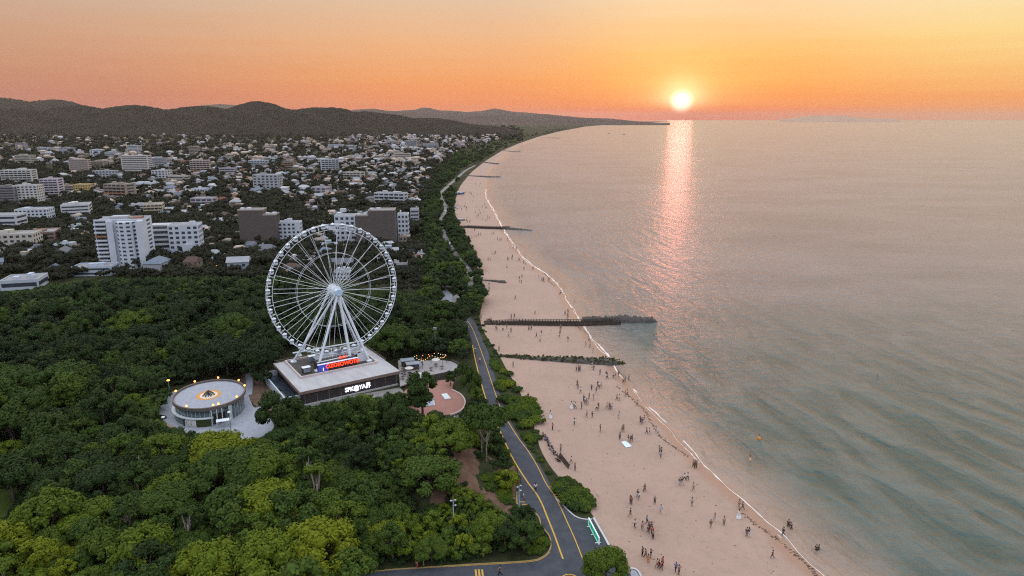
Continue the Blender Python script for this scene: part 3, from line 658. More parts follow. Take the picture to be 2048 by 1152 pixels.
for sx in (-1.4, 1.4):
    for sy in (-.65, .65): MB().box(sx - .06, sx + .06, sy - .06, sy + .06, 0, 1.55).build('post', M_mull, sh_)
arcpanel('glass_screen', 300, 306, .02, RZ - .3, mat('pale_screen', (.40, .47, .5), (.5, .57, .6), 1, .3), .08)
for q in ((352, 785), (390, 766), (436, 759), (476, 764), (489, 774), (477, 797), (372, 816), (427, 815), (442, 818)):
    v = P(*q, 2 + RZ + .5) - PC; v = Matrix.Rotation(-PYAW, 3, 'Z') @ v; t_ = math.atan2(v.y / SQ, v.x); 
    lp = MB().tube([((pa_ - .1) * math.cos(t_), (pa_ - .1) * math.sin(t_) * SQ, RZ + .3), ((pa_ - .1) * math.cos(t_), (pa_ - .1) * math.sin(t_) * SQ, RZ + .8)], .07, 6).build('lamp', M_pole, pv_)
    MB().ball(((pa_ - .1) * math.cos(t_), (pa_ - .1) * math.sin(t_) * SQ, RZ + .9), .25, 10, 6).build('globe', M_lamp, lp, smooth=True)
patio = [(317, 832), (320, 814), (336, 795), (350, 782), (420, 775), (488, 785), (500, 800), (508, 815), (524, 815), (535, 832), (548, 852), (535, 868), (505, 879), (470, 879), (430, 877), (385, 868), (345, 853), (325, 843)]
flat('patio', patio, 2.06, M_pave, thick=.1, smooth=4)
pk = MB(); ribbon(pk, [(314, 800), (313, 815), (316, 834), (330, 848), (352, 860), (385, 871), (430, 880)], .7, 2.3, .35)
props(pk.build('patio_wall', mat('brick_edge_wall', (.22, .15, .13), (.32, .23, .2), 1.5, .85)), 'low curved brick wall along the front of the round paved patio', 'wall')

# ------------------------------------------------------------------ lamp posts, masts and the flag
M_mast = mat('blue_grey_mast_paint', (.34, .42, .50), (.42, .50, .58), 1.5, .5)
def lamp_post(px, py, top_py, label, lit=True, name='street_lamp', tall=False, group=None):
    b_ = G(px, py); hgt = PY(px, top_py, b_.y).z - b_.z
    e_ = empty(name, b_, 0, label, 'street lamp' if name == 'street_lamp' else 'mast', group)
    MB().tube([(0, 0, 0), (0, 0, hgt)], [.11, .07], 8).build('pole', M_pole, e_)
    if lit is not None:
        hd = MB(); hd.lathe([(.05, hgt), (.38, hgt + .1), (.34, hgt + .3), (0, hgt + .42)], 12).build('lamp_head', M_lamp if lit else M_white, e_, smooth=True)
    return e_, hgt
lamp_post(534, 726, 694, 'lit amber street lamp in the wood behind the side tank')
lamp_post(341, 796, 762, 'lit amber street lamp left of the round pavilion')
lamp_post(481, 738, 714, 'unlit thin street lamp at the head of the path', False)
lamp_post(748, 710, 686, 'lit amber street lamp behind the right rear corner of the wheel base')
lamp_post(331, 872, 836, 'dim street lamp with dish head at the front left of the patio', False)
lamp_post(464, 880, 826, 'thin pale lamp post at the front of the patio', False)
e_, h_ = lamp_post(871, 703, 658, 'tall grey floodlight mast in the wood left of the coast road', None, 'light_mast')
MB().box(-.5, .5, -.2, .2, h_ - .1, h_ + .5).build('floodlight', M_pole, e_)
for (px, py, ty, lab) in ((679, 1121, 1046, 'white camera mast among the trees at the bottom of the wood'), (908, 1074, 1000, 'white camera mast on the bushy green slope beside the road'), (1038, 1040, 972, 'white camera mast at the kerb of the road bay'), (913, 862, 832, 'white camera mast in front of the red deck')):
    b_ = G(px, py); b_.z = max(b_.z - 1.2, 2); hgt = PY(px, ty, b_.y).z - b_.z; e_ = empty('camera_mast', b_, random.random(), lab, 'mast', 'white camera masts')
    MB().tube([(0, 0, 0), (0, 0, hgt)], [.10, .07], 8).build('pole', M_mast, e_)
    MB().tube([(0, 0, hgt), (0, 0, hgt + 1.2)], .035, 6).build('aerial', mat('red_tip', (.4, .12, .1)), e_)
    for s_, zz in ((-1, hgt - .1), (1, hgt - .05), (1, hgt - 1.0)):
        c1 = MB(); c1.tube([(0, 0, zz), (s_ * .3, 0, zz + .06)], .035, 5); c1.lathe([(0, -.10), (.15, -.07), (.17, .06), (0, .15)], 10, c=(s_ * .36, 0, zz)); c1.build('camera', M_mast, e_)
b_ = G(1197, 1165); e_ = empty('flagpole', b_, .4, 'white flagpole with blue and red flag before the round bush at the bottom', 'flagpole')
hgt = PY(1197, 1129, b_.y).z - b_.z; MB().tube([(0, 0, 0), (0, 0, hgt)], [.08, .05], 8).build('pole', M_white, e_)
fg = MB(); N = 8
for i in range(N + 1): fg.v += [(.06 + .11 * i, .06 * math.sin(i * 1.1), hgt - .1 - .05 * i), (.06 + .11 * i, .06 * math.sin(i * 1.1 + .3), hgt - 1.2 - .12 * i)]
fg.f = [(2 * i, 2 * i + 1, 2 * i + 3, 2 * i + 2) for i in range(N)]; fg.m = [0 if i < 4 else 1 for i in range(N)]
fg.build('flag', [mat('blue_cloth', (.12, .2, .42)), mat('red_cloth', (.42, .12, .12))], e_)
# the green hoarding on the road
s0, s1 = P(1177, 1049, 2.03), P(1198, 1090, 2.03); d_ = s1 - s0; hs = PY(1178, 1035, s0.y).z - 2.03
e_ = empty('green_hoarding', s0, math.atan2(d_.y, d_.x), 'bright green long low hoarding in a white frame on the asphalt', 'hoarding'); L_ = d_.length
MB().box(.12, L_ - .12, -.05, .05, .2, hs - .12).build('panel', mat('bright_green_panel', (.0, .42, .25), (.0, .52, .31), .8, .4, emit=(.0, .5, .28), estr=.28), e_)
fr = MB().box(0, L_, -.09, .09, .06, .2).box(0, L_, -.09, .09, hs - .12, hs).box(0, .12, -.09, .09, .2, hs - .12).box(L_ - .12, L_, -.09, .09, .2, hs - .12)
fr.build('frame', mat('lit_white_frame', (.8, .88, .86), emit=(.7, 1, .9), estr=.18), e_)
for xx in (.6, L_ / 2, L_ - .6): MB().box(xx - .08, xx + .08, -.45, .45, 0, .06).build('foot', M_white, e_)
ml = MB()
for xx in (L_ * .3, L_ * .62): ml.box(xx - .05, xx + .05, -.065, .065, .2, hs - .12)
ml.build('mullion', mat('dark_green_bar', (0, .2, .13)), e_)
# cafe furniture and string lights on the terrace
M_wood = mat('dark_timber', (.06, .045, .035), (.10, .075, .06), 2, .8); M_cloth = mat('pale_cloth', (.5, .48, .46), (.6, .58, .55), 1, .8)
tt = MB().lathe([(0, .70), (.55, .70), (.55, .76), (0, .76)], 12).mesh('table_top', M_wood); tl = MB().tube([(0, 0, 0), (0, 0, .7)], .07, 6).lathe([(.3, 0), (.3, .04), (0, .05)], 10).mesh('table_leg', M_wood)
pt = MB().tube([(0, 0, .7), (0, 0, 2.3)], .04, 5).lathe([(1.2, 2.05), (.6, 2.3), (0, 2.45)], 8).mesh('parasol', M_cloth)
r8 = random.Random(11)
spots = [(r8.uniform(803, 838), r8.uniform(733, 764)) for _ in range(16)] + [(872, 733), (884, 738), (862, 741)]
for i, (px, py) in enumerate(spots):
    t_ = empty('cafe_table', P(px, py, 3.0), r8.random() * 3, 'dark round cafe table on the terrace right of the wheel base' if i < 16 else where('dark round cafe table on the open terrace', px, py, ['the wheel base', 'the Ferris wheel']), 'table', 'cafe tables on the terrace')
    inst('top', tt, t_); inst('pedestal', tl, t_)
    if i % 8 == 0: inst('parasol', pt, t_)
sl_ = empty('string_lights', P(850, 730, 3.0), 0, 'strings of small warm bulbs on posts across the terrace', 'lights'); base = P(850, 730, 3.0)
pp = [P(*q, 3.0) - base for q in ((828, 728), (845, 738), (862, 727), (885, 732), (893, 726), (875, 722))]
for i, p in enumerate(pp): MB().tube([p, p + Vector((0, 0, 2.6))], .05, 5).build('post', M_wood, sl_)
for i in range(len(pp)):
    a, b_ = pp[i] + Vector((0, 0, 2.6)), pp[(i + 1) % len(pp)] + Vector((0, 0, 2.6)); w_ = MB(); pts = [a.lerp(b_, t / 8) - Vector((0, 0, 1.2 * (t / 8) * (1 - t / 8))) for t in range(9)]
    cbl = MB().tube(pts, .02, 4).build('cable', M_wood, sl_)
    bl = MB()
    for p in pts[1:-1:2]: bl.ball(p - Vector((0, 0, .1)), .09, 6, 4)
    bl.build('bulbs', M_lamp if i % 2 else mat('lit_warm_bulb', (1, .9, .7), emit=(1, .8, .5), estr=2), cbl)
for (px, py, lab) in ((815, 731, 'low dark roofed kiosk on the terrace beside the wheel base'), (826, 738, 'small dark kiosk in front of the long terrace kiosk')):
    e_ = empty('kiosk', P(px, py, 3.0), .3, lab, 'kiosk'); MB().box(-1.6, 1.6, -.9, .9, 0, 1.6).build('wall', M_wood, e_); MB().box(-1.9, 1.9, -1.2, 1.2, 1.6, 1.8).build('roof', M_pole, e_); MB().box(-1.2, 1.2, -.93, -.905, .7, 1.4).build('hatch', M_darkwin, e_)

# ------------------------------------------------------------------ the town: tall blocks first
LMS.update({'the white tower': (248, 480), 'the left brown slab': (520, 455), 'the right brown slab': (755, 455), 'the wood': (380, 570), 'the coast road': (890, 450), 'the far small tower': (271, 328), 'the hills': (420, 262), 'the corner blocks': (60, 380)})
M_conc = mat('painted_render', (.80, .80, .80), (.70, .70, .70), .25, .85, .2, objcol=True)
M_froof = mat('flat_roof_felt', (.22, .225, .24), (.32, .32, .33), .35, .9)
M_rust = mat('rust_roof_tiles', (.20, .10, .075), (.28, .15, .11), .6, .85)
def setcol(o, c): o.color = (*c, 1); return o
WHITE, CREAM, LILAC, TAN, YELL, BRICK, BROWN, GREY = (.74, .81, .90), (.70, .66, .57), (.62, .58, .66), (.50, .43, .36), (.66, .50, .20), (.32, .22, .18), (.15, .13, .12), (.55, .58, .63)
_win = {}
def win_mesh(w, h):
    k_ = (round(w, 2), round(h, 2))
    if k_ not in _win:
        _win[k_] = MB().box(-w / 2, w / 2, -.04, .0, 0, h).mesh('window', M_darkwin)
    return _win[k_]
def roof_kit(root, w, d, h, r, col):
    par = MB().box(-w / 2, w / 2, -.001, .25, h, h + .5).box(-w / 2, w / 2, d - .25, d + .001, h, h + .5).box(-w / 2, -w / 2 + .25, .25, d - .25, h, h + .5).box(w / 2 - .25, w / 2, .25, d - .25, h, h + .5)
    rf = MB().box(-w / 2 + .25, w / 2 - .25, .25, d - .25, h, h + .06).build('roof', M_froof, root)
    setcol(par.build('parapet', M_conc, rf), col)
    for i in range(r.randint(1, 3)):
        ww, dd = r.uniform(.1, .25) * w, r.uniform(.15, .35) * d; x, y = r.uniform(-w / 2 + ww, w / 2 - ww), r.uniform(.3 * d, .7 * d)
        setcol(MB().box(x - ww / 2, x + ww / 2, y - dd / 2, y + dd / 2, h + .06, h + r.uniform(.9, 2.2)).build('roof_hut', M_conc, rf), col)
def block(name, label, pxl, pxr, pyb, pyt, depth, yaw, floors, cols, color, style='grid', seed=0, side=True, cat='building', winf=(.55, .5), group=None):
    """front face spans pxl..pxr at its foot pyb; pyt is the front roof edge"""
    r = random.Random(seed); c_ = G((pxl + pxr) / 2, pyb); rng_ = math.hypot(c_.y, CAM_H); w = (pxr - pxl) * (c_.y * CP + (CAM_H - c_.z) * SP) / FPX / max(.5, math.cos(math.radians(yaw)))
    h = max(3, PY((pxl + pxr) / 2, pyt, c_.y).z - c_.z); ya = math.radians(yaw)
    root = empty(name, c_, ya, label, cat, group)
    setcol(MB().box(-w / 2, w / 2, 0, depth, -.5, h).build('wall', M_conc, root), color)
    roof_kit(root, w, depth, h, r, color)
    fh = h / floors
    def face(n, L, place):
        cw = L / n; mesh = win_mesh(cw * winf[0], fh * winf[1])
        return [(place((i + .5) * cw - L / 2), mesh) for i in range(n)]
    if style == 'grid':
        for f in range(floors):
            for i in range(cols):
                if r.random() < .05: continue
                cw = w / cols; inst('window', win_mesh(cw * winf[0], fh * winf[1]), root, ((i + .5) * cw - w / 2, -.003, f * fh + fh * .32))
            if side:
                n = max(2, int(round(depth / (w / cols))))
                for i in range(min(n, 4)):
                    sd = 1 if c_.x < 0 else -1
                    o = inst('window', win_mesh(depth / min(n, 4) * .45, fh * winf[1]), root, (sd * (w / 2 + .003), (i + .5) * depth / min(n, 4), f * fh + fh * .32)); o.rotation_euler = (0, 0, sd * PI / 2)
    elif style == 'band':
        for f in range(floors):
            inst('window_band', win_mesh(w * .92, fh * .42), root, (0, -.003, f * fh + fh * .35))
            sd = 1 if c_.x < 0 else -1
            o = inst('window_band', win_mesh(depth * .86, fh * .42), root, (sd * (w / 2 + .003), depth / 2, f * fh + fh * .35)); o.rotation_euler = (0, 0, sd * PI / 2)
    elif style == 'balcony':
        nb = cols
        for f in range(floors):
            for i in range(nb):
                cw = w / nb; x = (i + .5) * cw - w / 2
                inst('window', win_mesh(cw * .8, fh * .5), root, (x, -.003, f * fh + fh * .38))
            bw = w * .94; setcol(MB().box(-bw / 2, bw / 2, -1.0, -.045, f * fh + .02, f * fh + fh * .36).build('balcony', M_conc, root), color if r.random() > .06 else (.45, .2, .1))
            sd = 1 if c_.x < 0 else -1
            o = inst('window', win_mesh(depth * .6, fh * .45), root, (sd * (w / 2 + .003), depth / 2, f * fh + fh * .36)); o.rotation_euler = (0, 0, sd * PI / 2)
    return root, w, h
# the white tower with its rounded bay
c_ = G(248, 537); sc_w = (c_.y * CP + (CAM_H - 2) * SP) / FPX; th = PY(248, 442, c_.y).z - 2; nf = 12; fh = th / nf
wt_ = empty('apartment_tower', c_, math.radians(10), 'tall white apartment tower with a rounded window bay and stacked balconies', 'building')
X_ = lambda px: (px - 248) * sc_w * .84
setcol(MB().box(X_(194), X_(303), 1.2, 12, -.5, th).build('wall', M_conc, wt_), WHITE)
setcol(MB().box(X_(222), X_(236), -.2, 1.2, -.5, th).build('pier', M_conc, wt_), WHITE)
setcol(MB().box(X_(290), X_(303), -2.6, 1.2, -.5, th).build('pier', M_conc, wt_), WHITE)
bw_ = X_(286) - X_(243); bay = MB(); bc = (X_(243) + X_(286)) / 2
arc = [(bc - bw_ / 2 * math.cos(PI * i / 14), 1.2 - 4.2 * math.sin(PI * i / 14) ** .8) for i in range(15)]
bay.prism(arc, -.5, th - .4); setcol(bay.build('bay', M_conc, wt_), WHITE)
for f in range(nf):
    for i in (2, 5, 8, 11):
        (xa, ya), (xb_, yb_) = arc[i], arc[i + 2]; m_ = Vector(((xa + xb_) / 2, (ya + yb_) / 2, 0)); d_ = Vector((xb_ - xa, yb_ - ya, 0)); n_ = Vector((d_.y, -d_.x, 0)).normalized()
        if f < nf and n_.y > 0: n_ = -n_
        L_ = d_.length; o = inst('window', win_mesh(L_ * .82, fh * .42), wt_, m_ + n_ * .12 + Vector((0, 0, f * fh + fh * .4)), math.atan2(d_.y, d_.x))
    for (a, b_) in ((195, 221), (268 + 19, 290)):
        if b_ - a < 8: continue
        inst('window', win_mesh((b_ - a) * sc_w * .75, fh * .5), wt_, ((X_(a) + X_(b_)) / 2, 1.19, f * fh + fh * .4))
        setcol(MB().box(X_(a), X_(b_), -.4, 1.15, f * fh + .02, f * fh + fh * .38).build('balcony', M_conc, wt_), (.42, .20, .10) if f in (1, 8) else WHITE)
    setcol(MB().box(X_(286) + .1, X_(290) + 1.6, -2.3, 1.15, f * fh + .02, f * fh + fh * .38).build('balcony', M_conc, wt_), WHITE)
    inst('window', win_mesh(X_(290) - X_(286) + .2, fh * .5), wt_, ((X_(290) + X_(286)) / 2, 1.18, f * fh + fh * .4))
    o = inst('window', win_mesh(4.5, fh * .45), wt_, (X_(303) + .003, 7, f * fh + fh * .38)); o.rotation_euler = (0, 0, PI / 2)
rf = MB().box(X_(194), X_(303), 1.2, 12, th, th + .06).build('roof', M_froof, wt_)
setcol(MB().box(X_(194), X_(303), 1.1, 1.4, th + .06, th + .7).box(X_(194), X_(303), 11.8, 12.1, th + .06, th + .7).build('parapet', M_conc, rf), WHITE)
setcol(MB().box(X_(225), X_(262), 4, 9, th + .06, th + 1.6).build('roof_hut', M_conc, rf), GREY); MB().box(X_(268), X_(290), 4, 10, th + .06, th + .9).build('roof_hut', M_rust, rf)
# white angled block right of it
r_, w_, h_ = block('apartment_block', 'white seven storey apartment block with stepped curving front right of the white tower', 345, 400, 518, 452, 10, 12, 7, 5, WHITE, 'grid', 3)
setcol(MB().box(-w_ / 2 - 8.5, -w_ / 2, 2.2, 9, -.5, h_ + .6).build('wing', M_conc, r_), (.62, .64, .68))
for f in range(7):
    setcol(MB().box(-w_ / 2 - 8.4, -w_ / 2 - .05, 1.2, 2.15, f * h_ / 7, f * h_ / 7 + .9).build('balcony', M_conc, r_), (.66, .69, .74))
    inst('window_band', win_mesh(7.6, h_ / 7 * .5), r_, (-w_ / 2 - 4.3, 2.19, f * h_ / 7 + h_ / 7 * .42))
setcol(MB().box(-1, 4, -.9, -.05, -.5, h_ * .45).build('porch', M_conc, r_), WHITE)
# the two brown slabs, blank to the front, stepped along the top
def slab(label, pxl, pxm, pxr, pyb, pyt, pyt2, step_left, depth, yaw):
    c_ = G((pxl + pxr) / 2, pyb); s_ = (c_.y * CP + (CAM_H - 2) * SP) / FPX; w = (pxr - pxl) * s_; xm = (pxm - (pxl + pxr) / 2) * s_
    h1 = PY(0, pyt, c_.y).z - 2; h2 = PY(0, pyt2, c_.y).z - 2
    root = empty('brown_slab_block', c_, math.radians(yaw), label, 'building', None)
    a, b_ = ((-w / 2, xm), (xm, w / 2)); hs_ = (h2, h1) if step_left else (h1, h2)
    for i, ((xa, xb_), hh) in enumerate(zip((a, b_), hs_)):
        setcol(MB().box(xa, xb_, 0 if True else 0, depth, -.5, hh).build('wall', M_conc, root), BROWN)
        rf = MB().box(xa + .3, xb_ - .3, .3, depth - .3, hh, hh + .08).build('roof', M_froof, root)
        setcol(MB().box(xa - .003, xb_ + .003, -.003, .3, hh - .002, hh + .55).box(xa - .003, xb_ + .003, depth - .3, depth + .003, hh, hh + .55).box(xa - .003, xa + .3, .3, depth - .3, hh, hh + .55).box(xb_ - .3, xb_ + .003, .3, depth - .3, hh, hh + .55).build('parapet', M_conc, rf), TAN)
        for k_ in range(2): setcol(MB().box(xa + 1 + k_ * 3.1, xa + 2.6 + k_ * 3.4, 2 + k_, 4 + k_ * 1.4, hh + .08, hh + 1.2).build('roof_unit', M_conc, rf), WHITE)
    for f in range(9):
        o = inst('window', win_mesh(depth * .5, h1 / 9 * .35), root, (w / 2 + .003, depth * .5, f * min(hs_) / 9 + .7)); o.rotation_euler = (0, 0, PI / 2)
    return root
slab('brown slab block with blank wall and roof stepped down on the right', 483, 531, 555, 497, 421, 431, False, 9, 5)
slab('brown slab block with blank wall and roof stepped down on the left', 714, 740, 792, 499, 422, 432, True, 10, 5)
W_, C_ = WHITE, CREAM
B = [  # name, label, pxl, pxr, base, top, depth, yaw, floors, cols, colour, style
 ('hotel_block', 'white gridded five storey block attached right of the left brown slab', 560, 602, 492, 446, 7, 6, 6, 5, W_, 'grid'),
 ('hotel_block', 'white five storey block attached left of the right brown slab', 672, 712, 490, 433, 9, 5, 6, 4, W_, 'grid'),
 ('hotel_block', 'white six storey block attached right of the right brown slab', 797, 818, 484, 430, 8, 5, 6, 3, W_, 'grid'),
 ('hotel_block', 'pale latticed block behind the white block right of the right brown slab', 822, 838, 462, 420, 8, 5, 6, 3, GREY, 'band'),
 ('annex', 'low tan annex at the foot of the right brown slab', 800, 820, 492, 474, 7, 5, 2, 3, TAN, 'grid'),
 ('apartment_block', 'pale cylinder ended tower standing alone far behind the white tower', 247, 297, 345, 312, 14, 8, 9, 6, (.72, .70, .68), 'band'),
 ('apartment_block', 'grey and white slab with long balconies left of the white tower', 132, 176, 443, 411, 16, 25, 5, 6, (.74, .77, .80), 'band'),
 ('apartment_block', 'white punched window block at the left edge below the corner blocks', 38, 94, 452, 420, 12, 12, 5, 8, W_, 'grid'),
 ('apartment_block', 'white block with red brown roof trim cut by the left edge', -40, 34, 470, 432, 12, 8, 4, 7, (.70, .76, .82), 'band'),
 ('apartment_block', 'cream block with small square windows low at the left edge', -20, 64, 506, 470, 12, 14, 4, 8, C_, 'grid'),
 ('office_block', 'dark brick office block with long pale bands left of the white tower', 68, 108, 495, 466, 16, 22, 4, 5, BRICK, 'band'),
 ('apartment_block', 'pale stacked balcony block topmost of the corner blocks', 8, 62, 372, 341, 14, 10, 7, 7, (.72, .73, .70), 'balcony'),
 ('apartment_block', 'white grid fronted block in front of the other corner blocks', 33, 76, 408, 372, 12, 10, 7, 6, (.74, .74, .72), 'grid'),
 ('apartment_block', 'dark grey fronted block at the left edge among the corner blocks', -34, 30, 410, 375, 12, 8, 7, 7, (.27, .26, .27), 'band'),
 ('apartment_block', 'lilac and cream balcony block right of the other corner blocks', 86, 117, 398, 359, 14, 12, 8, 4, LILAC, 'balcony'),
 ('apartment_block', 'yellow four storey block beyond the corner blocks', 149, 176, 388, 370, 12, 8, 4, 6, YELL, 'grid'),
 ('apartment_block', 'brown and cream low block left of the yellow block', 124, 149, 386, 372, 10, 8, 3, 5, (.44, .38, .33), 'band'),
 ('apartment_block', 'pale low block right of the yellow block', 177, 192, 382, 371, 10, 8, 3, 4, (.66, .62, .60), 'grid'),
 ('apartment_block', 'block with yellow lit balconies behind the white tower', 292, 324, 438, 410, 14, 20, 5, 5, (.62, .54, .40), 'balcony'),
 ('apartment_block', 'grey slab with white stair panel behind the white tower', 262, 291, 428, 411, 12, 20, 4, 4, (.58, .62, .66), 'band'),
 ('low_block', 'pale two storey block with terraces in the trees above the white tower', 257, 302, 383, 368, 14, 6, 3, 6, W_, 'band'),
 ('low_block', 'small white cube block left of the left brown slab in the far town', 336, 360, 398, 384, 10, 6, 3, 4, W_, 'grid'),
 ('low_block', 'white low house block right of the small white cube block', 382, 408, 390, 378, 10, -8, 2, 4, W_, 'grid'),
 ('low_block', 'cream far block left of the far small tower', 193, 219, 332, 321, 14, 8, 3, 5, C_, 'grid'),
 ('low_block', 'white far block with blank wall left of the far small tower', 182, 204, 312, 300, 14, 12, 3, 4, W_, 'grid'),
 ('low_block', 'white tiny far block in the trees left of the cream far block', 143, 162, 326, 318, 12, 6, 2, 3, W_, 'grid'),
 ('flat_hall', 'long white flat roofed hall before the white tower at the wood edge', 148, 221, 552, 535, 9, 8, 2, 9, (.62, .72, .86), 'band'),
 ('flat_hall', 'blue white flat roofed house with roof hut at the left edge', 8, 72, 580, 562, 12, 16, 1, 6, (.62, .70, .80), 'band'),
 ('villa', 'pale blue three storey villa left of the white tower foot', 111, 140, 512, 490, 7, 10, 3, 3, (.66, .76, .86), 'grid'),
 ('villa', 'ochre three storey villa left of the white tower', 152, 172, 492, 476, 7, 12, 3, 3, (.52, .36, .17), 'grid'),
 ('kiosk_building', 'narrow white building with green lit top left of the white tower', 151, 164, 473, 455, 5, 8, 3, 2, (.62, .74, .74), 'grid'),
 ('school_hall', 'long white hall with blue grey roof behind the right brown slab', 668, 735, 440, 425, 12, 4, 2, 9, (.70, .74, .80), 'band'),
 ('hall', 'dark grey hall with pale blue roof strip right of the wheel', 785, 836, 517, 500, 10, 6, 2, 6, (.10, .10, .115), 'band'),
 ('white_cabin', 'small white gabled building right of the dark hall', 836, 852, 522, 508, 7, 6, 2, 2, W_, 'grid'),
 ('restaurant', 'white terrace building with lit front right of the wheel', 780, 815, 540, 528, 9, 6, 1, 5, (.6, .6, .62), 'band'),
 ('restaurant', 'brown roofed pavilion beside the white terrace building right of the wheel', 808, 846, 530, 521, 9, 8, 1, 5, (.30, .19, .15), 'band'),
 ('white_house', 'white many gabled house seen through the left of the wheel', 570, 618, 540, 520, 9, -10, 2, 6, (.72, .70, .74), 'grid'),
 ('stage_building', 'pale pink house with brown dome roof seen through the wheel', 606, 640, 530, 516, 9, 8, 2, 4, (.62, .50, .50), 'grid'),
 ('low_block', 'white many windowed house seen through the top of the wheel', 668, 700, 560, 545, 7, 0, 2, 5, (.60, .66, .72), 'grid'),
]
for i, b_ in enumerate(B): block(*b_, seed=i)

# more mid-rise blocks among the trees, at the left and under the hills
rm4 = random.Random(41); BAN = []
BAN0 = [(185, 425, 310, 545), (300, 440, 408, 522), (478, 405, 612, 500), (665, 415, 845, 502), (120, 400, 205, 448), (-50, 330, 125, 415), (-50, 412, 145, 512), (240, 308, 302, 348), (255, 400, 332, 442), (120, 366, 196, 392)]
LM_H = ['the white tower', 'the left brown slab', 'the right brown slab', 'the wood', 'the coast road', 'the far small tower', 'the corner blocks', 'the hills', 'the Ferris wheel']
nmid = 0
while nmid < 44:
    z_ = nmid % 3
    px, py = ((rm4.uniform(-10, 340), rm4.uniform(290, 505)) if z_ == 0 else (rm4.uniform(340, 850), rm4.uniform(296, 420)) if z_ == 1 else (rm4.uniform(640, 985), rm4.uniform(268, 304)))
    if px > float(np.interp(py, [262, 270, 285, 300, 330, 360, 430], [1100, 1050, 980, 925, 885, 855, 838])) - 14: continue
    g_ = P(px, py); dep = g_.y * CP + (CAM_H - 2) * SP; w = rm4.uniform(13, 27) * (1.3 if z_ == 2 else 1); fl = rm4.choice((3, 4, 4, 5, 6)); hw = w * FPX / dep / 2; h = fl * 2.6
    tpx, tpy = Q(g_.x, g_.y, 2 + h)
    if any(px + hw > a and px - hw < c_ and py > b_ and tpy < d_ for a, b_, c_, d_ in BAN0 + BAN): continue
    BAN.append((px - hw - 2, tpy - 2, px + hw + 4, py + 3)); nm_, co_ = rm4.choice((('white', WHITE), ('white', (.78, .82, .88)), ('cream', CREAM), ('pale grey', (.62, .65, .70)), ('lilac grey', LILAC), ('pink cream', (.72, .60, .55)), ('tan', TAN)))
    block('town_block', where(f'{nm_} {("three", "four", "five", "six")[fl - 3]} storey block in the town', px, py, LM_H), px - hw, px + hw, py, tpy, rm4.uniform(9, 14), rm4.uniform(-14, 24), fl, max(3, int(w / 3.6)), tuple(v_ * .82 for v_ in co_), rm4.choice(('band', 'grid', 'balcony')) if py > 330 else 'band', 100 + nmid, group='mid-rise blocks of the town'); nmid += 1
BAN_MID = list(BAN)
# ------------------------------------------------------------------ houses among the trees
M_wallc = mat('house_wall', (.85, .85, .85), (.72, .72, .72), .3, .85, objcol=True)
M_roofc = mat('house_roof', (.8, .8, .8), (.6, .6, .6), .8, .85, objcol=True)
def house_meshes(kind, r):
    w, d, h = r.uniform(7, 12), r.uniform(6, 9), r.choice((2.8, 3.2, 5.2, 5.6)); wl, rf = MB(), MB(); e = .5
    wl.box(-w / 2, w / 2, -d / 2, d / 2, 0, h)
    def gable(x0, x1, y0, y1, z, rise, hip):
        a = (x1 - x0) * hip
        vs_ = [(x0, y0, z), (x1, y0, z), (x1, y1, z), (x0, y1, z), (x0 + a, (y0 + y1) / 2, z + rise), (x1 - a, (y0 + y1) / 2, z + rise)]
        rf.add(vs_, [(0, 1, 5, 4), (2, 3, 4, 5), (1, 2, 5), (3, 0, 4), (0, 3, 2, 1)])
    if kind == 'gable': gable(-w / 2 - e, w / 2 + e, -d / 2 - e, d / 2 + e, h, d * .32, 0)
    elif kind == 'hip': gable(-w / 2 - e, w / 2 + e, -d / 2 - e, d / 2 + e, h, d * .3, .3)
    elif kind == 'flat':
        rf.box(-w / 2 - .2, w / 2 + .2, -d / 2 - .2, d / 2 + .2, h, h + .35); wl.box(-w * .2, w * .15, -d * .2, d * .2, h + .35, h + 2.2)
    else:
        gable(-w / 2 - e, w / 2 + e, -d / 2 - e, d / 2 + e, h, d * .3, .15); wl.box(w * .1, w * .42, -d / 2 - 3.2, -d / 2, 0, h * .8)
        rf.add([(w * .05, -d / 2 - 3.6, h * .8), (w * .47, -d / 2 - 3.6, h * .8), (w * .47, -d * .1, h * .8), (w * .05, -d * .1, h * .8), (w * .26, -d / 2 - 3.6, h * .8 + 1.9), (w * .26, -d * .1, h * .8 + 1.9)], [(0, 4, 5, 3), (1, 2, 5, 4), (0, 1, 4), (2, 3, 5), (0, 3, 2, 1)])
    return kind, w, d, h, wl.mesh('wall', M_wallc), rf.mesh('roof', M_roofc), wl, rf
WLIT = MB().box(-.75, .75, -.04, .0, 0, 1.2).mesh('window', mat('lit_house_window', (1, .7, .35), emit=(1, .55, .2), estr=1.1))
rh = random.Random(21); PROTO = [house_meshes(k_, rh) for k_ in ('gable', 'hip', 'flat', 'cross') for _ in range(3)]
FARP = {}
for i, p in enumerate(PROTO):
    mb = MB(); mb.add(p[6].v, p[6].f, 0); mb.add(p[7].v, p[7].f, 1); FARP[i] = mb
WALLS = [('white', (.82, .88, .95)), ('pale blue', (.62, .72, .84)), ('cream', (.72, .68, .58)), ('grey', (.46, .48, .52)), ('tan', (.46, .38, .30)), ('white', (.86, .88, .92)), ('white', (.74, .80, .88))]
ROOFS = [('grey', (.22, .24, .28)), ('pale grey', (.50, .54, .60)), ('brown', (.15, .10, .08)), ('rust red', (.26, .10, .07)), ('blue grey', (.26, .32, .42)), ('white', (.66, .70, .76)), ('pale grey', (.42, .46, .53))]
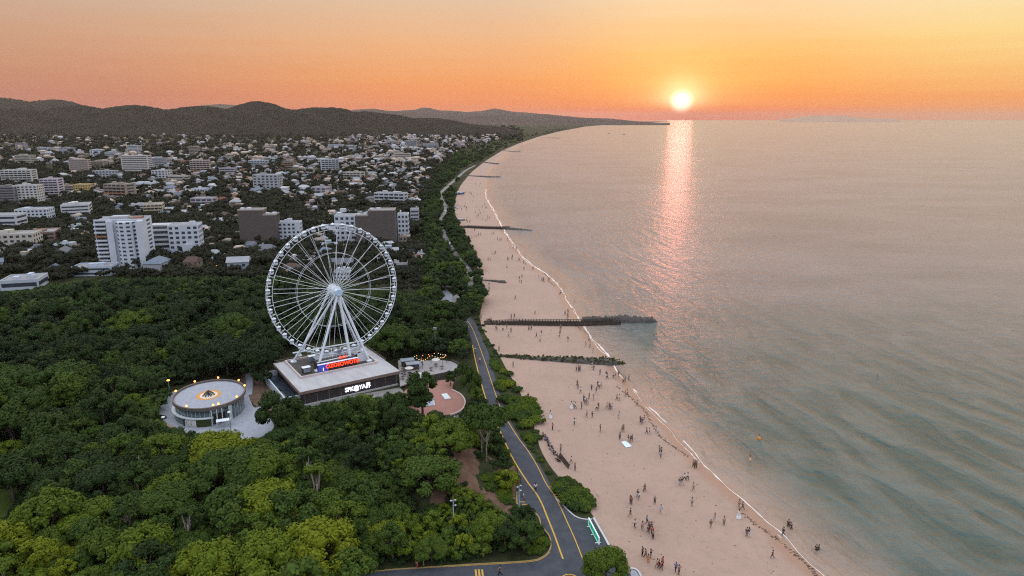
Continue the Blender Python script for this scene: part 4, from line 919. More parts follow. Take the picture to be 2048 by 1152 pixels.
BAN = [(185, 425, 310, 545), (300, 440, 408, 522), (478, 405, 612, 500), (665, 415, 845, 502), (125, 400, 205, 448), (-50, 330, 125, 415), (-50, 412, 145, 512), (240, 308, 302, 348), (255, 405, 332, 442), (120, 366, 196, 392), (780, 496, 856, 545), (566, 508, 645, 545), (145, 520, 240, 560), (5, 540, 80, 585), (664, 540, 704, 565)] + BAN_MID
def coast_px(py): return float(np.interp(py, [285, 300, 330, 360, 400, 450, 500, 560, 600], [985, 930, 890, 868, 850, 845, 848, 852, 850]))
hs, tries = [], 0; HOUSE_XY = []
while len(hs) < 292 and tries < 60000:
    tries += 1; py = 262 + 290 * rh.random() ** .8; px = rh.uniform(-30, 860)
    if py < 318 or px > coast_px(py) - 8 or py > 546 or (py > 505 and rh.random() < .45): continue
    if px < 340 and py < 520 and rh.random() < .45: continue
    if any(a < px < c_ and b_ < py < d_ for a, b_, c_, d_ in BAN): continue
    v = P(px, py)
    if any((v.x - q.x) ** 2 + (v.y - q.y) ** 2 < 13.5 ** 2 for _, _, q in hs): continue
    hs.append((px, py, v))
TREEDARK = None
LM_H = ['the white tower', 'the left brown slab', 'the right brown slab', 'the wood', 'the coast road', 'the far small tower', 'the corner blocks', 'the hills', 'the Ferris wheel']
for px, py, v in sorted(hs, key=lambda t: -t[1]):
    pi_ = rh.randrange(len(PROTO)); kind, w, d, h, wm_, rm_, _, _ = PROTO[pi_]; wn, wc = rh.choice(WALLS); rn, rcx = rh.choice(ROOFS); s_ = rh.uniform(.6, .98); rz = rh.choice((0, .2, -.3, PI / 2, PI / 2 + .3, .6, -.7))
    kd = {'gable': 'gabled', 'hip': 'hipped', 'flat': 'flat', 'cross': 'cross gabled'}[kind]
    lab = where(f'{wn} walled house with {rn} {kd} roof', px, py, LM_H)
    HOUSE_XY.append((v.x, v.y))
    e_ = empty('house', v, rz, lab, 'house', 'houses of the town'); e_.scale = (s_,) * 3
    o = setcol(inst('wall', wm_, e_), tuple(v_ * .66 for v_ in wc)); setcol(inst('roof', rm_, e_), tuple(v_ * .85 for v_ in rcx))
    if py > 380:                                               # near enough for windows to show
        fl = 2 if h > 4 else 1
        for f in range(fl):
            for i in (-.28, .28): inst('window', WLIT if rh.random() < .07 else win_mesh(1.5, 1.2), e_, (i * w, -d / 2 - .003, f * 2.6 + .9))
            q_ = inst('window', win_mesh(1.4, 1.2), e_, (w / 2 + .003, 0, f * 2.6 + .9)); q_.rotation_euler = (0, 0, PI / 2)
# farther houses run together: one mass
Vs, Qs, Ts, shade, off = [], [], [], [], 0; rf_ = np.random.default_rng(4)
def tri_quads(mb):
    q = [f if len(f) == 4 else (f[0], f[1], f[2], f[2]) for f in mb.f]; return np.array(mb.v), [f for f in mb.f if len(f) == 4], [f for f in mb.f if len(f) == 3], mb.m
n = 0
while n < 1180:
    if n < 760: py = 262 + (330 - 262) * rf_.random() ** 1.0; px = rf_.uniform(-30, 1010)
    else:
        py = rf_.uniform(318, 525); px = rf_.uniform(-20, 850) if rf_.random() < .4 else rf_.uniform(330, 850)
        if px > coast_px(py) - 6 or any(a < px < c_ and b_ < py < d_ for a, b_, c_, d_ in BAN): continue
        v = P(px, py)
        if min((v.x - a) ** 2 + (v.y - b_) ** 2 for a, b_ in HOUSE_XY) < 88: continue
    lim = float(np.interp(py, [262, 270, 285, 300, 330], [1110, 1060, 985, 930, 885]))
    top = float(np.interp(px, [-30, 300, 430, 500, 700, 780, 860, 920, 1000, 1100], [276, 276, 262, 286, 276, 268, 262, 258, 255, 252]))
    if n < 760 and (px > lim - 6 or py < top) or n < 760 and rf_.random() > np.interp(px, [0, 350, 500, 700, 800, 1000], [.25, .3, .4, .6, 1, 1]) * np.interp(py, [262, 290, 300, 318, 330], [1, 1, .5, .5, .9]): continue
    v = P(px, py); i = rf_.integers(len(PROTO)); mv, q4, t3, mm = tri_quads(FARP[int(i)]); s_ = rf_.uniform(.7, 1.35) * (1.25 if py < 285 else 1 if n < 760 else .6); a = rf_.uniform(0, 3); R_ = np.array([[math.cos(a), -math.sin(a), 0], [math.sin(a), math.cos(a), 0], [0, 0, 1.15]])
    mv = (mv @ R_.T) * s_ + np.array([v.x, v.y, 2.0]); Vs.append(mv); Qs.append(np.array(q4) + off)
    if t3: Ts.append(np.array(t3) + off)
    if py > 318: HOUSE_XY.append((v.x, v.y))
    off += len(mv); shade.append(np.full(len(mv), rf_.choice([.2, .35, .45, .55, .62, .8, .95]))); n += 1
fm = bpy.data.materials.new('far_house_paint'); fm.use_nodes = True; k = NG(fm.node_tree); b = fm.node_tree.nodes['Principled BSDF']
k.link(k.ramp(k.n('ShaderNodeAttribute', _attribute_name='paint').outputs['Fac'], [(.2, (.14, .11, .09)), (.45, (.34, .30, .28)), (.6, (.50, .40, .32)), (.8, (.36, .38, .42)), (1, (.55, .56, .60))]), b.inputs['Base Color']); b.inputs['Roughness'].default_value = .85
link(props(bpy.data.objects.new('distant_town', np_mesh('distant_town', np.concatenate(Vs), np.concatenate(Qs), np.concatenate(Ts), mats=[fm], attr={'paint': np.concatenate(shade)})), 'crowded small far houses of the town under the hills', kind='stuff'))
# lit street lamps between the houses
for i, (px, py) in enumerate([(391, 530), (396, 540), (420, 536), (433, 541), (121, 526), (74, 564), (27, 580), (412, 497), (868, 560), (872, 575), (842, 548), (830, 556), (566, 378), (640, 396), (330, 345), (800, 350), (700, 372)]):
    lamp_post(px, py, py - max(5, 9 * (py / 540) ** 2), where('lit amber street lamp in the town', px, py, LM_H), True, group='street lamps of the town')
LMS_TOWN = LM_H

# ------------------------------------------------------------------ trees
def leaf_material(name, stops, attr=None):
    m = bpy.data.materials.new(name); m.use_nodes = True; t = m.node_tree; b = t.nodes['Principled BSDF']; k = NG(t)
    r = k.n('ShaderNodeAttribute', _attribute_name=attr).outputs['Fac'] if attr else k.n('ShaderNodeSeparateColor')
    if not attr:
        k.link(k.n('ShaderNodeObjectInfo').outputs['Color'], r.inputs[0]); r = r.outputs[0]
    n = k.noise(k.n('ShaderNodeNewGeometry').outputs['Position'], .9, 2, .6)
    f = k.math('ADD', r, k.math('MULTIPLY', k.math('SUBTRACT', n, .5), .5), True)
    k.link(k.ramp(f, stops), b.inputs['Base Color']); b.inputs['Roughness'].default_value = .7; b.inputs['Specular IOR Level'].default_value = .12
    return m
GREENS = [(0, (.015, .029, .010)), (.25, (.026, .050, .012)), (.5, (.046, .082, .013)), (.75, (.080, .120, .010)), (1, (.135, .165, .009))]
M_leaf = leaf_material('leaves', GREENS); M_leafs = leaf_material('wood_leaves', GREENS, 'tint')
M_bark = mat('bark', (.10, .08, .065), (.17, .14, .12), 2, .9, bump=.6); M_barkp = mat('pale_bark', (.24, .20, .17), (.34, .30, .26), 2, .9)
ICO_V, ICO_F = None, None
bm = bmesh.new(); bmesh.ops.create_icosphere(bm, subdivisions=1, radius=1); ICO_V = np.array([v.co[:] for v in bm.verts]); ICO_F = np.array([[v.index for v in f.verts] for f in bm.faces]); bm.free()
def leaves(cent, rad, n, size, rg, flat_=.5, up=.35, squash=.85):
    """leaf quads on the skin of each lobe, plus a solid lump inside it"""
    V, Qd, T = [], [], []; off = 0
    for c_, r_ in zip(cent, rad):
        k_ = max(6, int(n * (r_ / rad.mean()) ** 2)); d = rg.normal(size=(k_, 3)); d /= np.linalg.norm(d, axis=1)[:, None]
        d[:, 2] = np.where(d[:, 2] < -.35, -d[:, 2], d[:, 2])
        p = c_ + d * r_ * rg.uniform(.82, 1.1, (k_, 1)) * np.array([1, 1, squash])
        nn = d + rg.normal(size=(k_, 3)) * flat_ + np.array([0, 0, up]); nn /= np.linalg.norm(nn, axis=1)[:, None]
        a = np.cross(nn, rg.normal(size=(k_, 3))); a /= np.linalg.norm(a, axis=1)[:, None] + 1e-9; b_ = np.cross(nn, a); s_ = size * rg.uniform(.6, 1.3, (k_, 1))
        V.append(np.stack([p - a * s_ - b_ * s_ * .6, p + a * s_ - b_ * s_ * .6, p + a * s_ + b_ * s_ * .6, p - a * s_ + b_ * s_ * .6], 1).reshape(-1, 3))
        Qd.append(off + np.arange(k_ * 4).reshape(-1, 4)); off += k_ * 4
        V.append(c_ + ICO_V * r_ * .84 * np.array([1, 1, squash]) * rg.uniform(.9, 1.1, (len(ICO_V), 1))); T.append(off + ICO_F); off += len(ICO_V)
    return np.concatenate(V), np.concatenate(Qd), np.concatenate(T)
def lobes(kind, R, H, n, rg):
    """lobe centres of a crown of radius R, top at H"""
    c_, r_ = [], []
    for i in range(n):
        t = rg.uniform(0, 2 * PI); u = rg.random()
        if kind == 'dome': ph = math.acos(1 - u * 1.15); rr_ = R * .78 * (1 + .18 * math.sin(3 * t + 1)); p = (rr_ * math.sin(ph) * math.cos(t), rr_ * math.sin(ph) * math.sin(t), H * .52 + H * .40 * math.cos(ph)); s_ = R * rg.uniform(.17, .34)
        elif kind == 'flat': q_ = R * .85 * math.sqrt(u); p = (q_ * math.cos(t), q_ * math.sin(t), H * .86 - H * .16 * (q_ / R) ** 2 + rg.uniform(-.3, .1)); s_ = R * rg.uniform(.17, .24)
        elif kind == 'tall': z = rg.uniform(.35, .93); q_ = R * .75 * math.sqrt(max(0, 1 - ((z - .55) / .42) ** 2)) * math.sqrt(rg.uniform(.4, 1)); p = (q_ * math.cos(t), q_ * math.sin(t), z * H); s_ = R * rg.uniform(.22, .34)
        elif kind == 'spiky': q_ = R * .8 * math.sqrt(u); p = (q_ * math.cos(t), q_ * math.sin(t), H * (.5 + .42 * (1 - (q_ / R) ** 2) * rg.uniform(.75, 1.1))); s_ = R * rg.uniform(.14, .24)
        else: q_ = R * .8 * math.sqrt(u); p = (q_ * math.cos(t), q_ * math.sin(t), H * .6 * (1 - .6 * (q_ / R) ** 2)); s_ = R * rg.uniform(.2, .32)
        c_.append(p); r_.append(s_)
    return np.array(c_), np.array(r_)
SPEC0 = {  # kind: crown shape, R, H, lobes, leaves per lobe, leaf size, squash
    'bushy': ('dome', 3.6, 6.4, 27, 105, .15, .95), 'broad': ('dome', 4.6, 6.8, 44, 95, .16, .9), 'wispy': ('spiky', 3.4, 6.6, 40, 60, .17, 1.5), 'tall': ('tall', 3.0, 8.0, 36, 75, .16, .85),
    'sparse': ('tall', 2.2, 7.0, 17, 42, .15, .8), 'flat': ('flat', 4.2, 6.5, 38, 80, .16, .7), 'shrub': ('low', 2.2, 2.3, 20, 75, .13, .85)}
SPEC = {k_: v for k_, v in SPEC0.items()}
CROWN, TRUNK, FARC = {}, {}, {}
for ki, (kn, (sh_, R, H, nl, nq, ls, sq)) in enumerate(SPEC.items()):
    for v_ in range(3 if kn in ('bushy', 'broad', 'wispy', 'shrub') else 2):
        rg = np.random.default_rng(100 + ki * 10 + v_); c_, r_ = lobes(sh_, R, H, nl, rg)
        V, Qd, T = leaves(c_, r_, nq, ls, rg, squash=sq); CROWN[kn, v_] = np_mesh(kn + '_crown', V, Qd, T, mats=[M_leaf])
        tk_ = MB(); r0 = random.Random(v_); ntr = {'flat': 2}.get(kn, 1)
        for j in range(ntr):
            x0_ = (j - .5 * (ntr - 1)) * .9; wd_ = .5 if kn == 'flat' else 1; tk_.tube([(x0_, 0, -1.2), (x0_ * 1.1, .05, H * .3), (x0_ * 1.6, .1, H * .62)], [.26 * wd_, .2 * wd_, .13 * wd_], 7)
            for q_ in range(6 if kn != 'shrub' else 3):
                p = c_[r0.randrange(len(c_))]; z0_ = H * r0.uniform(.25, .55); tk_.tube([(x0_ * 1.2, .05, z0_), (p[0] * .5, p[1] * .5, (z0_ + p[2]) / 2), (p[0] * .9, p[1] * .9, p[2])], [.11, .08, .04], 5)
        TRUNK[kn, v_] = tk_.mesh('trunk', M_barkp if kn in ('sparse', 'flat') else M_bark, True)
    rg = np.random.default_rng(300 + ki); c_, r_ = lobes(sh_, R, H, max(10, nl // 2), rg); FARC[kn] = [leaves(c_, r_ * 1.25, max(12, nq // 3), ls * 1.7, np.random.default_rng(400 + ki), squash=sq)]
CAP = {'bushy': 'round bushy tree', 'broad': 'broad bushy tree', 'wispy': 'ragged wispy tree', 'tall': 'tall open tree', 'sparse': 'thin pale trunked tree', 'flat': 'flat topped pine', 'shrub': 'low shrub'}
def tname(t): return 'dark green' if t < .28 else 'mid green' if t < .52 else 'light green' if t < .74 else 'yellow green'
def tree(kind, loc, s, tint, label, group=None, name=None, rz=None, sz=1.):
    v_ = random.randrange(3 if kind in ('bushy', 'broad', 'wispy', 'shrub') else 2)
    e_ = empty(name or ('shrub' if kind == 'shrub' else 'tree'), loc, random.uniform(0, 6.28) if rz is None else rz, label, 'shrub' if kind == 'shrub' else 'tree', group); e_.scale = (s, s, s * sz)
    inst('trunk', TRUNK[kind, v_], e_); o = inst('crown', CROWN[kind, v_], e_); o.color = (tint, tint, tint, 1); return e_
def inpoly(px, py, poly):
    ins = False; j = len(poly) - 1
    for i in range(len(poly)):
        (xi, yi), (xj, yj) = poly[i], poly[j]
        if (yi > py) != (yj > py) and px < (xj - xi) * (py - yi) / (yj - yi) + xi: ins = not ins
        j = i
    return ins
WOOD = [(-420, 690), (-200, 660), (-60, 634), (0, 618), (100, 600), (180, 590), (330, 581), (540, 581), (560, 590), (700, 600), (850, 616), (898, 622), (914, 650), (928, 680), (938, 710), (946, 740), (954, 772), (962, 800), (978, 838), (992, 870), (1008, 906), (1024, 946), (1022, 990), (1026, 1020), (1064, 1034), (1068, 1056), (1076, 1085), (1045, 1112), (930, 1119), (770, 1130), (660, 1142), (580, 1380), (-420, 1380)]
CLEAR = [[(340, 800), (350, 776), (420, 754), (490, 760), (500, 795), (545, 815), (552, 850), (530, 872), (470, 874), (385, 862), (325, 838), (318, 815)],   # pavilion and patio
         [(532, 722), (660, 672), (735, 685), (802, 738), (802, 776), (612, 808), (572, 790), (532, 740)],                                      # wheel base
         [(798, 716), (920, 716), (934, 800), (930, 826), (838, 824), (826, 776), (798, 770)],                                                  # terrace, deck
         [(490, 738), (506, 738), (508, 790), (490, 795)], [(476, 790), (520, 770), (560, 800), (520, 812)],
         [(868, 575), (906, 570), (912, 606), (880, 604)],
         [(900, 925), (945, 915), (1000, 965), (1015, 1008), (985, 1010), (930, 960)],                                                         # bare bank
         [(-60, 972), (32, 972), (20, 1025), (-60, 1050)],
         road_px,
         [(-200, 598), (0, 582), (100, 566), (180, 558), (330, 549), (560, 549), (620, 562), (700, 570), (852, 592), (852, 400), (-200, 400)]]
def clear_of(px, py): return all(not inpoly(px, py, c_) for c_ in CLEAR)
LMS.update({'the camera mast': (678, 1090), 'the bushy slope mast': (908, 1030), 'the small lawn': (10, 1005), 'the road bend': (1040, 990), 'the patio': (440, 870), 'the bare bank': (950, 960), 'the red deck': (880, 800), 'the low wood corner': (0, 1150), 'the coast road curve': (925, 640)})
LM_T = ['the Ferris wheel', 'the round pavilion', 'the wheel base', 'the camera mast', 'the bushy slope mast', 'the small lawn', 'the patio', 'the bare bank', 'the red deck', 'the coast road curve', 'the white tower']
rt = random.Random(31); cand = []
class Near:
    def __init__(s, c): s.c = c; s.d = {}
    def hit(s, x, y, r, own=None):
        n = int(r / s.c) + 1; ix, iy = int(x // s.c), int(y // s.c)
        for i in range(ix - n, ix + n + 1):
            for j in range(iy - n, iy + n + 1):
                for (a, b_, q) in s.d.get((i, j), ()):
                    if (a - x) ** 2 + (b_ - y) ** 2 < (max(r, q) if own is None else own) ** 2: return True
        return False
    def put(s, x, y, q): s.d.setdefault((int(x // s.c), int(y // s.c)), []).append((x, y, q))
CH = Near(6.0)
# trees one can name
SPECIAL = [('tall', 846, 838, 812, 742, .30, 'tall spreading tree with bare trunk standing beside the red deck'), ('flat', 968, 922, 918, 808, .42, 'big umbrella pine with two bare trunks beside the coast road'),
           ('bushy', 560, 872, 513, 790, .22, 'dense dark round tree between the patio and the wheel base'), ('broad', 1212, 1172, 1166, 1108, .62, 'round green tree at the bottom beside the flag and the beach'),
           ('sparse', 612, 905, 590, 858, .42, 'thin pale trunked tree left of the bare stemmed pair in front of the wheel'), ('sparse', 708, 900, 690, 860, .40, 'bare stemmed little tree with open crown below the wheel base'), ('sparse', 746, 894, 730, 852, .40, 'slim bare stemmed tree right of the open crowned one'),
           ('bushy', 655, 872, 625, 806, .30, 'round tree in front of the dark base wall left of the lettering'), ('bushy', 722, 866, 690, 800, .34, 'round tree in front of the base under the white lettering'), ('bushy', 785, 858, 755, 790, .30, 'round tree at the right front corner of the wheel base'),
           ('broad', 905, 910, 858, 850, .66, 'light green cushion shaped tree on the knoll left of the umbrella pine'), ('bushy', 800, 880, 766, 814, .26, 'dark round tree at the lower left corner of the red deck'), ('bushy', 868, 872, 842, 826, .34, 'small leafy tree hiding the front edge of the red deck'), ('tall', 901, 772, 889, 742, .3, 'slender tree between the terrace wall and the red deck'), ('bushy', 945, 803, 925, 738, .45, 'leafy light green tree between the terrace wall and the coast road'), ('wispy', 925, 770, 908, 728, .35, 'slender palm like tree at the terrace corner'),
           ('bushy', 715, 1118, 690, 975, .40, 'big round green tree behind the camera mast'), ('wispy', 705, 1185, 650, 1110, .55, 'pale feathery tree at the bottom edge'), ('broad', 545, 1185, 470, 1080, .80, 'brightest yellow green broad tree at the bottom edge'), ('broad', 420, 1190, 350, 1100, .84, 'yellow green mounded tree at the bottom edge left of the brightest one'),
           ('broad', 60, 1085, 20, 1020, .78, 'bright yellow green round tree below the small lawn'), ('bushy', 330, 935, 285, 872, .66, 'light green pointed tree in front of the patio wall'), ('broad', 860, 985, 800, 925, .5, 'wide green mound of foliage on the bushy slope'), ('bushy', 1050, 1062, 1025, 1018, .15, 'dark shrubby tree in the corner of the road bay')]
spos = []
for kn, px, py, pxl, pyt, tint, lab in SPECIAL:
    b_ = G(px, py); b_.z -= .1; dep = b_.y * CP + (CAM_H - b_.z) * SP; hgt = PY(px, pyt, b_.y).z - b_.z; s = abs(px - pxl) * dep / FPX / SPEC[kn][1]
    tree(kn, b_, s, tint, lab, sz=max(.6, min(1.9, hgt / (SPEC[kn][2] * s)))); spos.append((b_, s * SPEC[kn][1] * .75))
tries = 0
while tries < 34000:
    tries += 1; py = 1290 - (1290 - 552) * rt.random() ** .62; px = rt.uniform(-400, 1080)
    if not inpoly(px, py, WOOD): continue
    g_ = G(px, py); near = py > 880; dl = math.hypot(px - 880, (py - 1000) * .9) < 130
    kn = rt.choices(['bushy', 'broad', 'wispy', 'tall', 'sparse'], [5, 4, 2.2 if px < 420 else .8, .8, .25])[0]
    s = (.55 + .95 * rt.random() ** 1.5) * (1.0 if not dl else .5); R = SPEC[kn][1] * s; H = SPEC[kn][2] * s
    tx, ty = Q(g_.x, g_.y, g_.z + H); mx, my = Q(g_.x, g_.y, g_.z + H * .55); rp = R * FPX / (g_.y * CP + (CAM_H - g_.z) * SP)
    if not (clear_of(px, py) and clear_of(tx, ty) and clear_of(mx, my) and clear_of(mx - rp * .9, my) and clear_of(mx + rp * .9, my) and clear_of(tx - rp * .5, ty + 2) and clear_of(tx + rp * .5, ty + 2)): continue
    if any((g_.x - c_.x) ** 2 + (g_.y - c_.y) ** 2 < (rr_ + R * .5) ** 2 for c_, rr_ in spos): continue
    if CH.hit(g_.x, g_.y, R * .86): continue
    CH.put(g_.x, g_.y, R * .80)
    clump = .5 + .5 * math.sin(g_.x * .13 + 2) * math.sin(g_.y * .11 + 1)
    tint = min(1, max(0, .04 + .36 * clump + rt.choice((-.1, 0, .05, .15, .38)) + rt.uniform(-.05, .12) + (.16 if py > 1060 else 0) + (.16 if dl else 0) - (.22 if py < 800 else 0) + (.07 if py > 920 else 0)))
    cand.append((g_, kn, R, s, tint, px, py, rp))
cand.sort(key=lambda c_: -c_[7] if c_[5] > -20 and c_[6] < 1240 else 999)
NIND = 276
for g_, kn, R, s, tint, px, py, rp in cand[:NIND]:
    lab = where(f'{tname(tint)} {CAP[kn]} in the wood', px, py - 20, LM_T)
    g_.z -= .1; tree(kn, g_, s, tint, lab, 'trees of the wood')
print('trees', len(cand))
def mass(name, items, label, rgseed=0, m=None):
    Vs, Qs, Ts, tn, off = [], [], [], [], 0; rr_ = np.random.default_rng(rgseed)
    for (x, y, z, kn, s, tint) in items:
        V, Qd, T = FARC[kn][0]; a = rr_.uniform(0, 6.28); R_ = np.array([[math.cos(a), -math.sin(a), 0], [math.sin(a), math.cos(a), 0], [0, 0, 1]])
        Vs.append((V @ R_.T) * s + np.array([x, y, z])); Qs.append(Qd + off); Ts.append(T + off); tn.append(np.full(len(V), tint)); off += len(V)
    return link(props(bpy.data.objects.new(name, np_mesh(name, np.concatenate(Vs), np.concatenate(Qs), np.concatenate(Ts), mats=[m or M_leafs], attr={'tint': np.concatenate(tn)})), label, kind='stuff'))
mass('wood', [(g_.x, g_.y, g_.z - .1, kn, s, tint) for g_, kn, R, s, tint, px, py, rp in cand[NIND:]], 'farther dark trees of the wood running together behind the wheel', 1)
# undergrowth that closes the gaps between the trunks
ug = []
while len(ug) < 1500:
    py = 1290 - (1290 - 560) * rt.random() ** .7; px = rt.uniform(-120, 1080)
    if not inpoly(px, py, WOOD): continue
    g_ = G(px, py); t2 = Q(g_.x, g_.y, g_.z + 1.6)
    if clear_of(px, py) and clear_of(*t2) and clear_of(px - 12, py) and clear_of(px + 12, py): ug.append((g_.x, g_.y, g_.z - .3, 'shrub', rt.uniform(.5, .95), rt.uniform(0, .35)))
while len(ug) < 2300:
    px, py = rt.uniform(-60, 860), rt.uniform(548, 620); g_ = P(px, py); s = rt.uniform(.7, 1.5); t2 = Q(g_.x, g_.y, 2 + 2.0 * s)
    if not inpoly(px, py, WOOD) and not inpoly(px, py, CLEAR[-1]) and not inpoly(*t2, CLEAR[-1]) and clear_of(px, py): ug.append((g_.x, g_.y, 1.8, 'shrub', s, rt.uniform(.05, .45)))
    elif rt.random() < .01: ug.append((g_.x, g_.y, 1.0, 'shrub', .3, .1))
mass('undergrowth', ug, 'dark undergrowth filling the gaps of the wood', 2)
# shrub belt between the coast road and the sand
def shrub_belt(line, n, wpx, smin, smax, group, text, lms, tmin=.2, tmax=.75):
    pts = smooth_px(line, 5); out = 0; k_ = 0
    while out < n and k_ < n * 8:
        k_ += 1; i = rt.randrange(len(pts)); px, py, wd = pts[i]; px += rt.uniform(-.5, .5) * wd; py += rt.uniform(-4, 4)
        if inpoly(px, py, road_px): continue
        g_ = G(px, py); s = rt.uniform(smin, smax) * max(.55, min(1, wd / 60)); tint = rt.uniform(tmin, tmax); out += 1
        tree('shrub', g_ - Vector((0, 0, .15)), s, tint, where(f'{tname(tint)} {text}', px, py, lms), group)
LMS.update({'the green hoarding': (1188, 1062), 'the mossy groyne': (1110, 718), 'the wooden groyne': (1130, 640), 'the seated crowd': (1112, 905), 'the umbrella pine': (968, 840), 'the road steps': (1112, 985)})
LM_S = ['the green hoarding', 'the mossy groyne', 'the wooden groyne', 'the seated crowd', 'the umbrella pine', 'the road steps', 'the coast road curve']
shrub_belt([(1126, 966, 18), (1140, 985, 40), (1155, 1005, 42), (1168, 1020, 28)], 34, 0, .85, 1.45, 'shrubs beside the road and the sand', 'shrub in the bed by the sand', LM_S, .25, .7)
shrub_belt([(985, 725, 10), (1004, 750, 36), (1026, 790, 48), (1042, 825, 54), (1056, 855, 40), (1062, 885, 22)], 58, 0, .75, 1.3, 'shrubs beside the road and the sand', 'shrub on the bank by the sand', LM_S, .3, .95)
shrub_belt([(1048, 880, 12), (1066, 905, 18), (1085, 930, 18), (1098, 945, 14)], 16, 0, .35, .6, 'shrubs beside the road and the sand', 'low shrub along the road edge', LM_S)
shrub_belt([(955, 640, 8), (965, 665, 18), (976, 690, 20), (988, 708, 14)], 20, 0, .4, .7, 'shrubs beside the road and the sand', 'low shrub on the sandy verge', LM_S, .15, .6)
shrub_belt([(995, 880, 10), (1004, 905, 22), (1016, 935, 24), (1022, 962, 14)], 34, 0, .5, .9, 'shrubs on the bank inside the bend', 'shrub on the verge inside the road bend', ['the bare bank', 'the road bend', 'the umbrella pine', 'the bushy slope mast'], .3, .8)
shrub_belt([(1012, 950, 26), (985, 960, 40), (1000, 985, 40), (1020, 1008, 24), (1080, 1080, 16), (1070, 1105, 20)], 84, 0, .5, 1.0, 'shrubs on the bank inside the bend', 'small shrub on the inner bank', ['the bare bank', 'the road bend', 'the umbrella pine', 'the bushy slope mast'], .3, .85)
# bare bank with pale roots below the pine
rb = MB(); rr5 = random.Random(3); b0 = G(978, 925)
for i in range(16):
    a = rr5.uniform(-2.2, -.2); L_ = rr5.uniform(1.5, 4.5); pts = []
    for t in range(6):
        x, y = b0.x + math.cos(a) * L_ * t / 5 + rr5.uniform(-.2, .2), b0.y + math.sin(a) * L_ * t / 5; pts.append((x, y, float(gz(x, y)) + .08 - .02 * t))
    rb.tube(pts, [.09, .08, .07, .06, .05, .03], 5)
props(rb.build('exposed_roots', M_barkp), 'pale exposed roots spreading on the bare bank below the umbrella pine', 'roots')
ep = []; N = 26
cb_ = G(950, 965)
V = []
for i in range(N):
    for j in range(N):
        x = cb_.x - 8 + 16 * i / (N - 1); y = cb_.y - 13 + 26 * j / (N - 1); V.append((x, y, float(gz(x, y)) + .3 - (1.2 if max(abs(i / (N - 1) - .5), abs(j / (N - 1) - .5)) > .46 else 0)))
idx = np.arange(N * N).reshape(N, N); q = np.stack([idx[:-1, :-1], idx[1:, :-1], idx[1:, 1:], idx[:-1, 1:]], -1).reshape(-1, 4)
link(props(bpy.data.objects.new('bare_bank', np_mesh('bare_bank', V, q, mats=[M_earth], smooth=True)), kind='structure'))
# coast strip of trees beyond the bend, and trees all through the town
LM_C = ['the Ferris wheel', 'the coast road', 'the right brown slab', 'the wooden groyne', 'the coast road curve', 'the wood']
STRIP = [(858, 615), (852, 590), (856, 560), (856, 520), (850, 470), (846, 440), (852, 400), (866, 362), (888, 332), (926, 302), (975, 286), (1040, 272), (1120, 259), (1170, 252), (1110, 264.4), (1055, 277.5), (1026, 289), (990, 306), (962, 324), (936, 344), (914, 372), (902, 408), (908, 450), (926, 490), (950, 540), (960, 592), (952, 628), (944, 634), (920, 615), (900, 612)]
pathmask = [(p[0], p[1]) for p in smooth_px(PATH, 6)]
def near_path(px, py, m): return any(abs(px - a) < m and abs(py - b_) < m * .8 for a, b_ in pathmask) or (886 < px < 900 and 515 < py < 575) or (874 < px < 904 and 580 < py < 604)
st, nst = [], 0; tries = 0; SH = Near(4.0)
while tries < 14000:
    tries += 1; py = 252 + (632 - 252) * rt.random() ** .75; px = rt.uniform(840, 1180)
    if not inpoly(px, py, STRIP) or near_path(px, py, 4.5 + (py - 300) * .016): continue
    g_ = P(px, py); s = rt.uniform(.6, 1.0); tx, ty = Q(g_.x, g_.y, 2 + 5 * s)
    if near_path(tx, ty, 4 + (py - 300) * .014): continue
    if len(st) > 1300: break
    rad = 2.1 * s + max(0, g_.y - 500) * .004
    if SH.hit(g_.x, g_.y, rad): continue
    SH.put(g_.x, g_.y, rad)
    st.append((g_.x, g_.y, 1.9, rt.choice(('bushy', 'bushy', 'broad', 'tall', 'shrub')), s * (1 if g_.y < 700 else 1.3), rt.choice((0, .05, .1, .2, .42)) + rt.uniform(0, .12)))
mass('coastal_trees', st, 'dark belt of trees along the promenade and far shore', 3)
tw, tries = [], 0; hxy = np.array(HOUSE_XY)
while len(tw) < 11500 and tries < 70000:
    tries += 1; py = 250 + (560 - 250) * rt.random() ** .9; px = rt.uniform(-320, 1080)
    top = float(np.interp(px, [-60, 700, 860, 1000, 1100], [272, 272, 262, 256, 252]))
    if py < top or px > coast_px(py) + (0 if py > 285 else 60): continue
    if inpoly(px, py, WOOD) or (385 < px < 445 and 525 < py < 546): continue
    g_ = P(px, py); s = rt.uniform(.65, 1.15) * (1 if g_.y < 900 else 1.0 + (g_.y - 900) / 1500)
    if g_.y < 1500:
        if np.min((hxy[:, 0] - g_.x) ** 2 + (hxy[:, 1] - g_.y) ** 2) < 23: continue
        if any((g_.y > 0 and abs(g_.x - h_[0]) < 4 and 0 < h_[1] - g_.y < 9) for h_ in ()): continue
    ban = False
    for a, b_, c_, d_ in BAN:
        if a + 4 < px < c_ - 4 and d_ - 14 - (py - 300) * .09 < py < d_ + 8 - 4: ban = True
    if ban and rt.random() < .8: continue
    if py > 540: s *= .6
    if py > 400 and rt.random() < .35: continue
    tw.append((g_.x, g_.y, 1.9, rt.choice(('bushy', 'broad', 'tall', 'bushy')), s, rt.uniform(0, .36)))
NH = Near(4.0); ex = 0
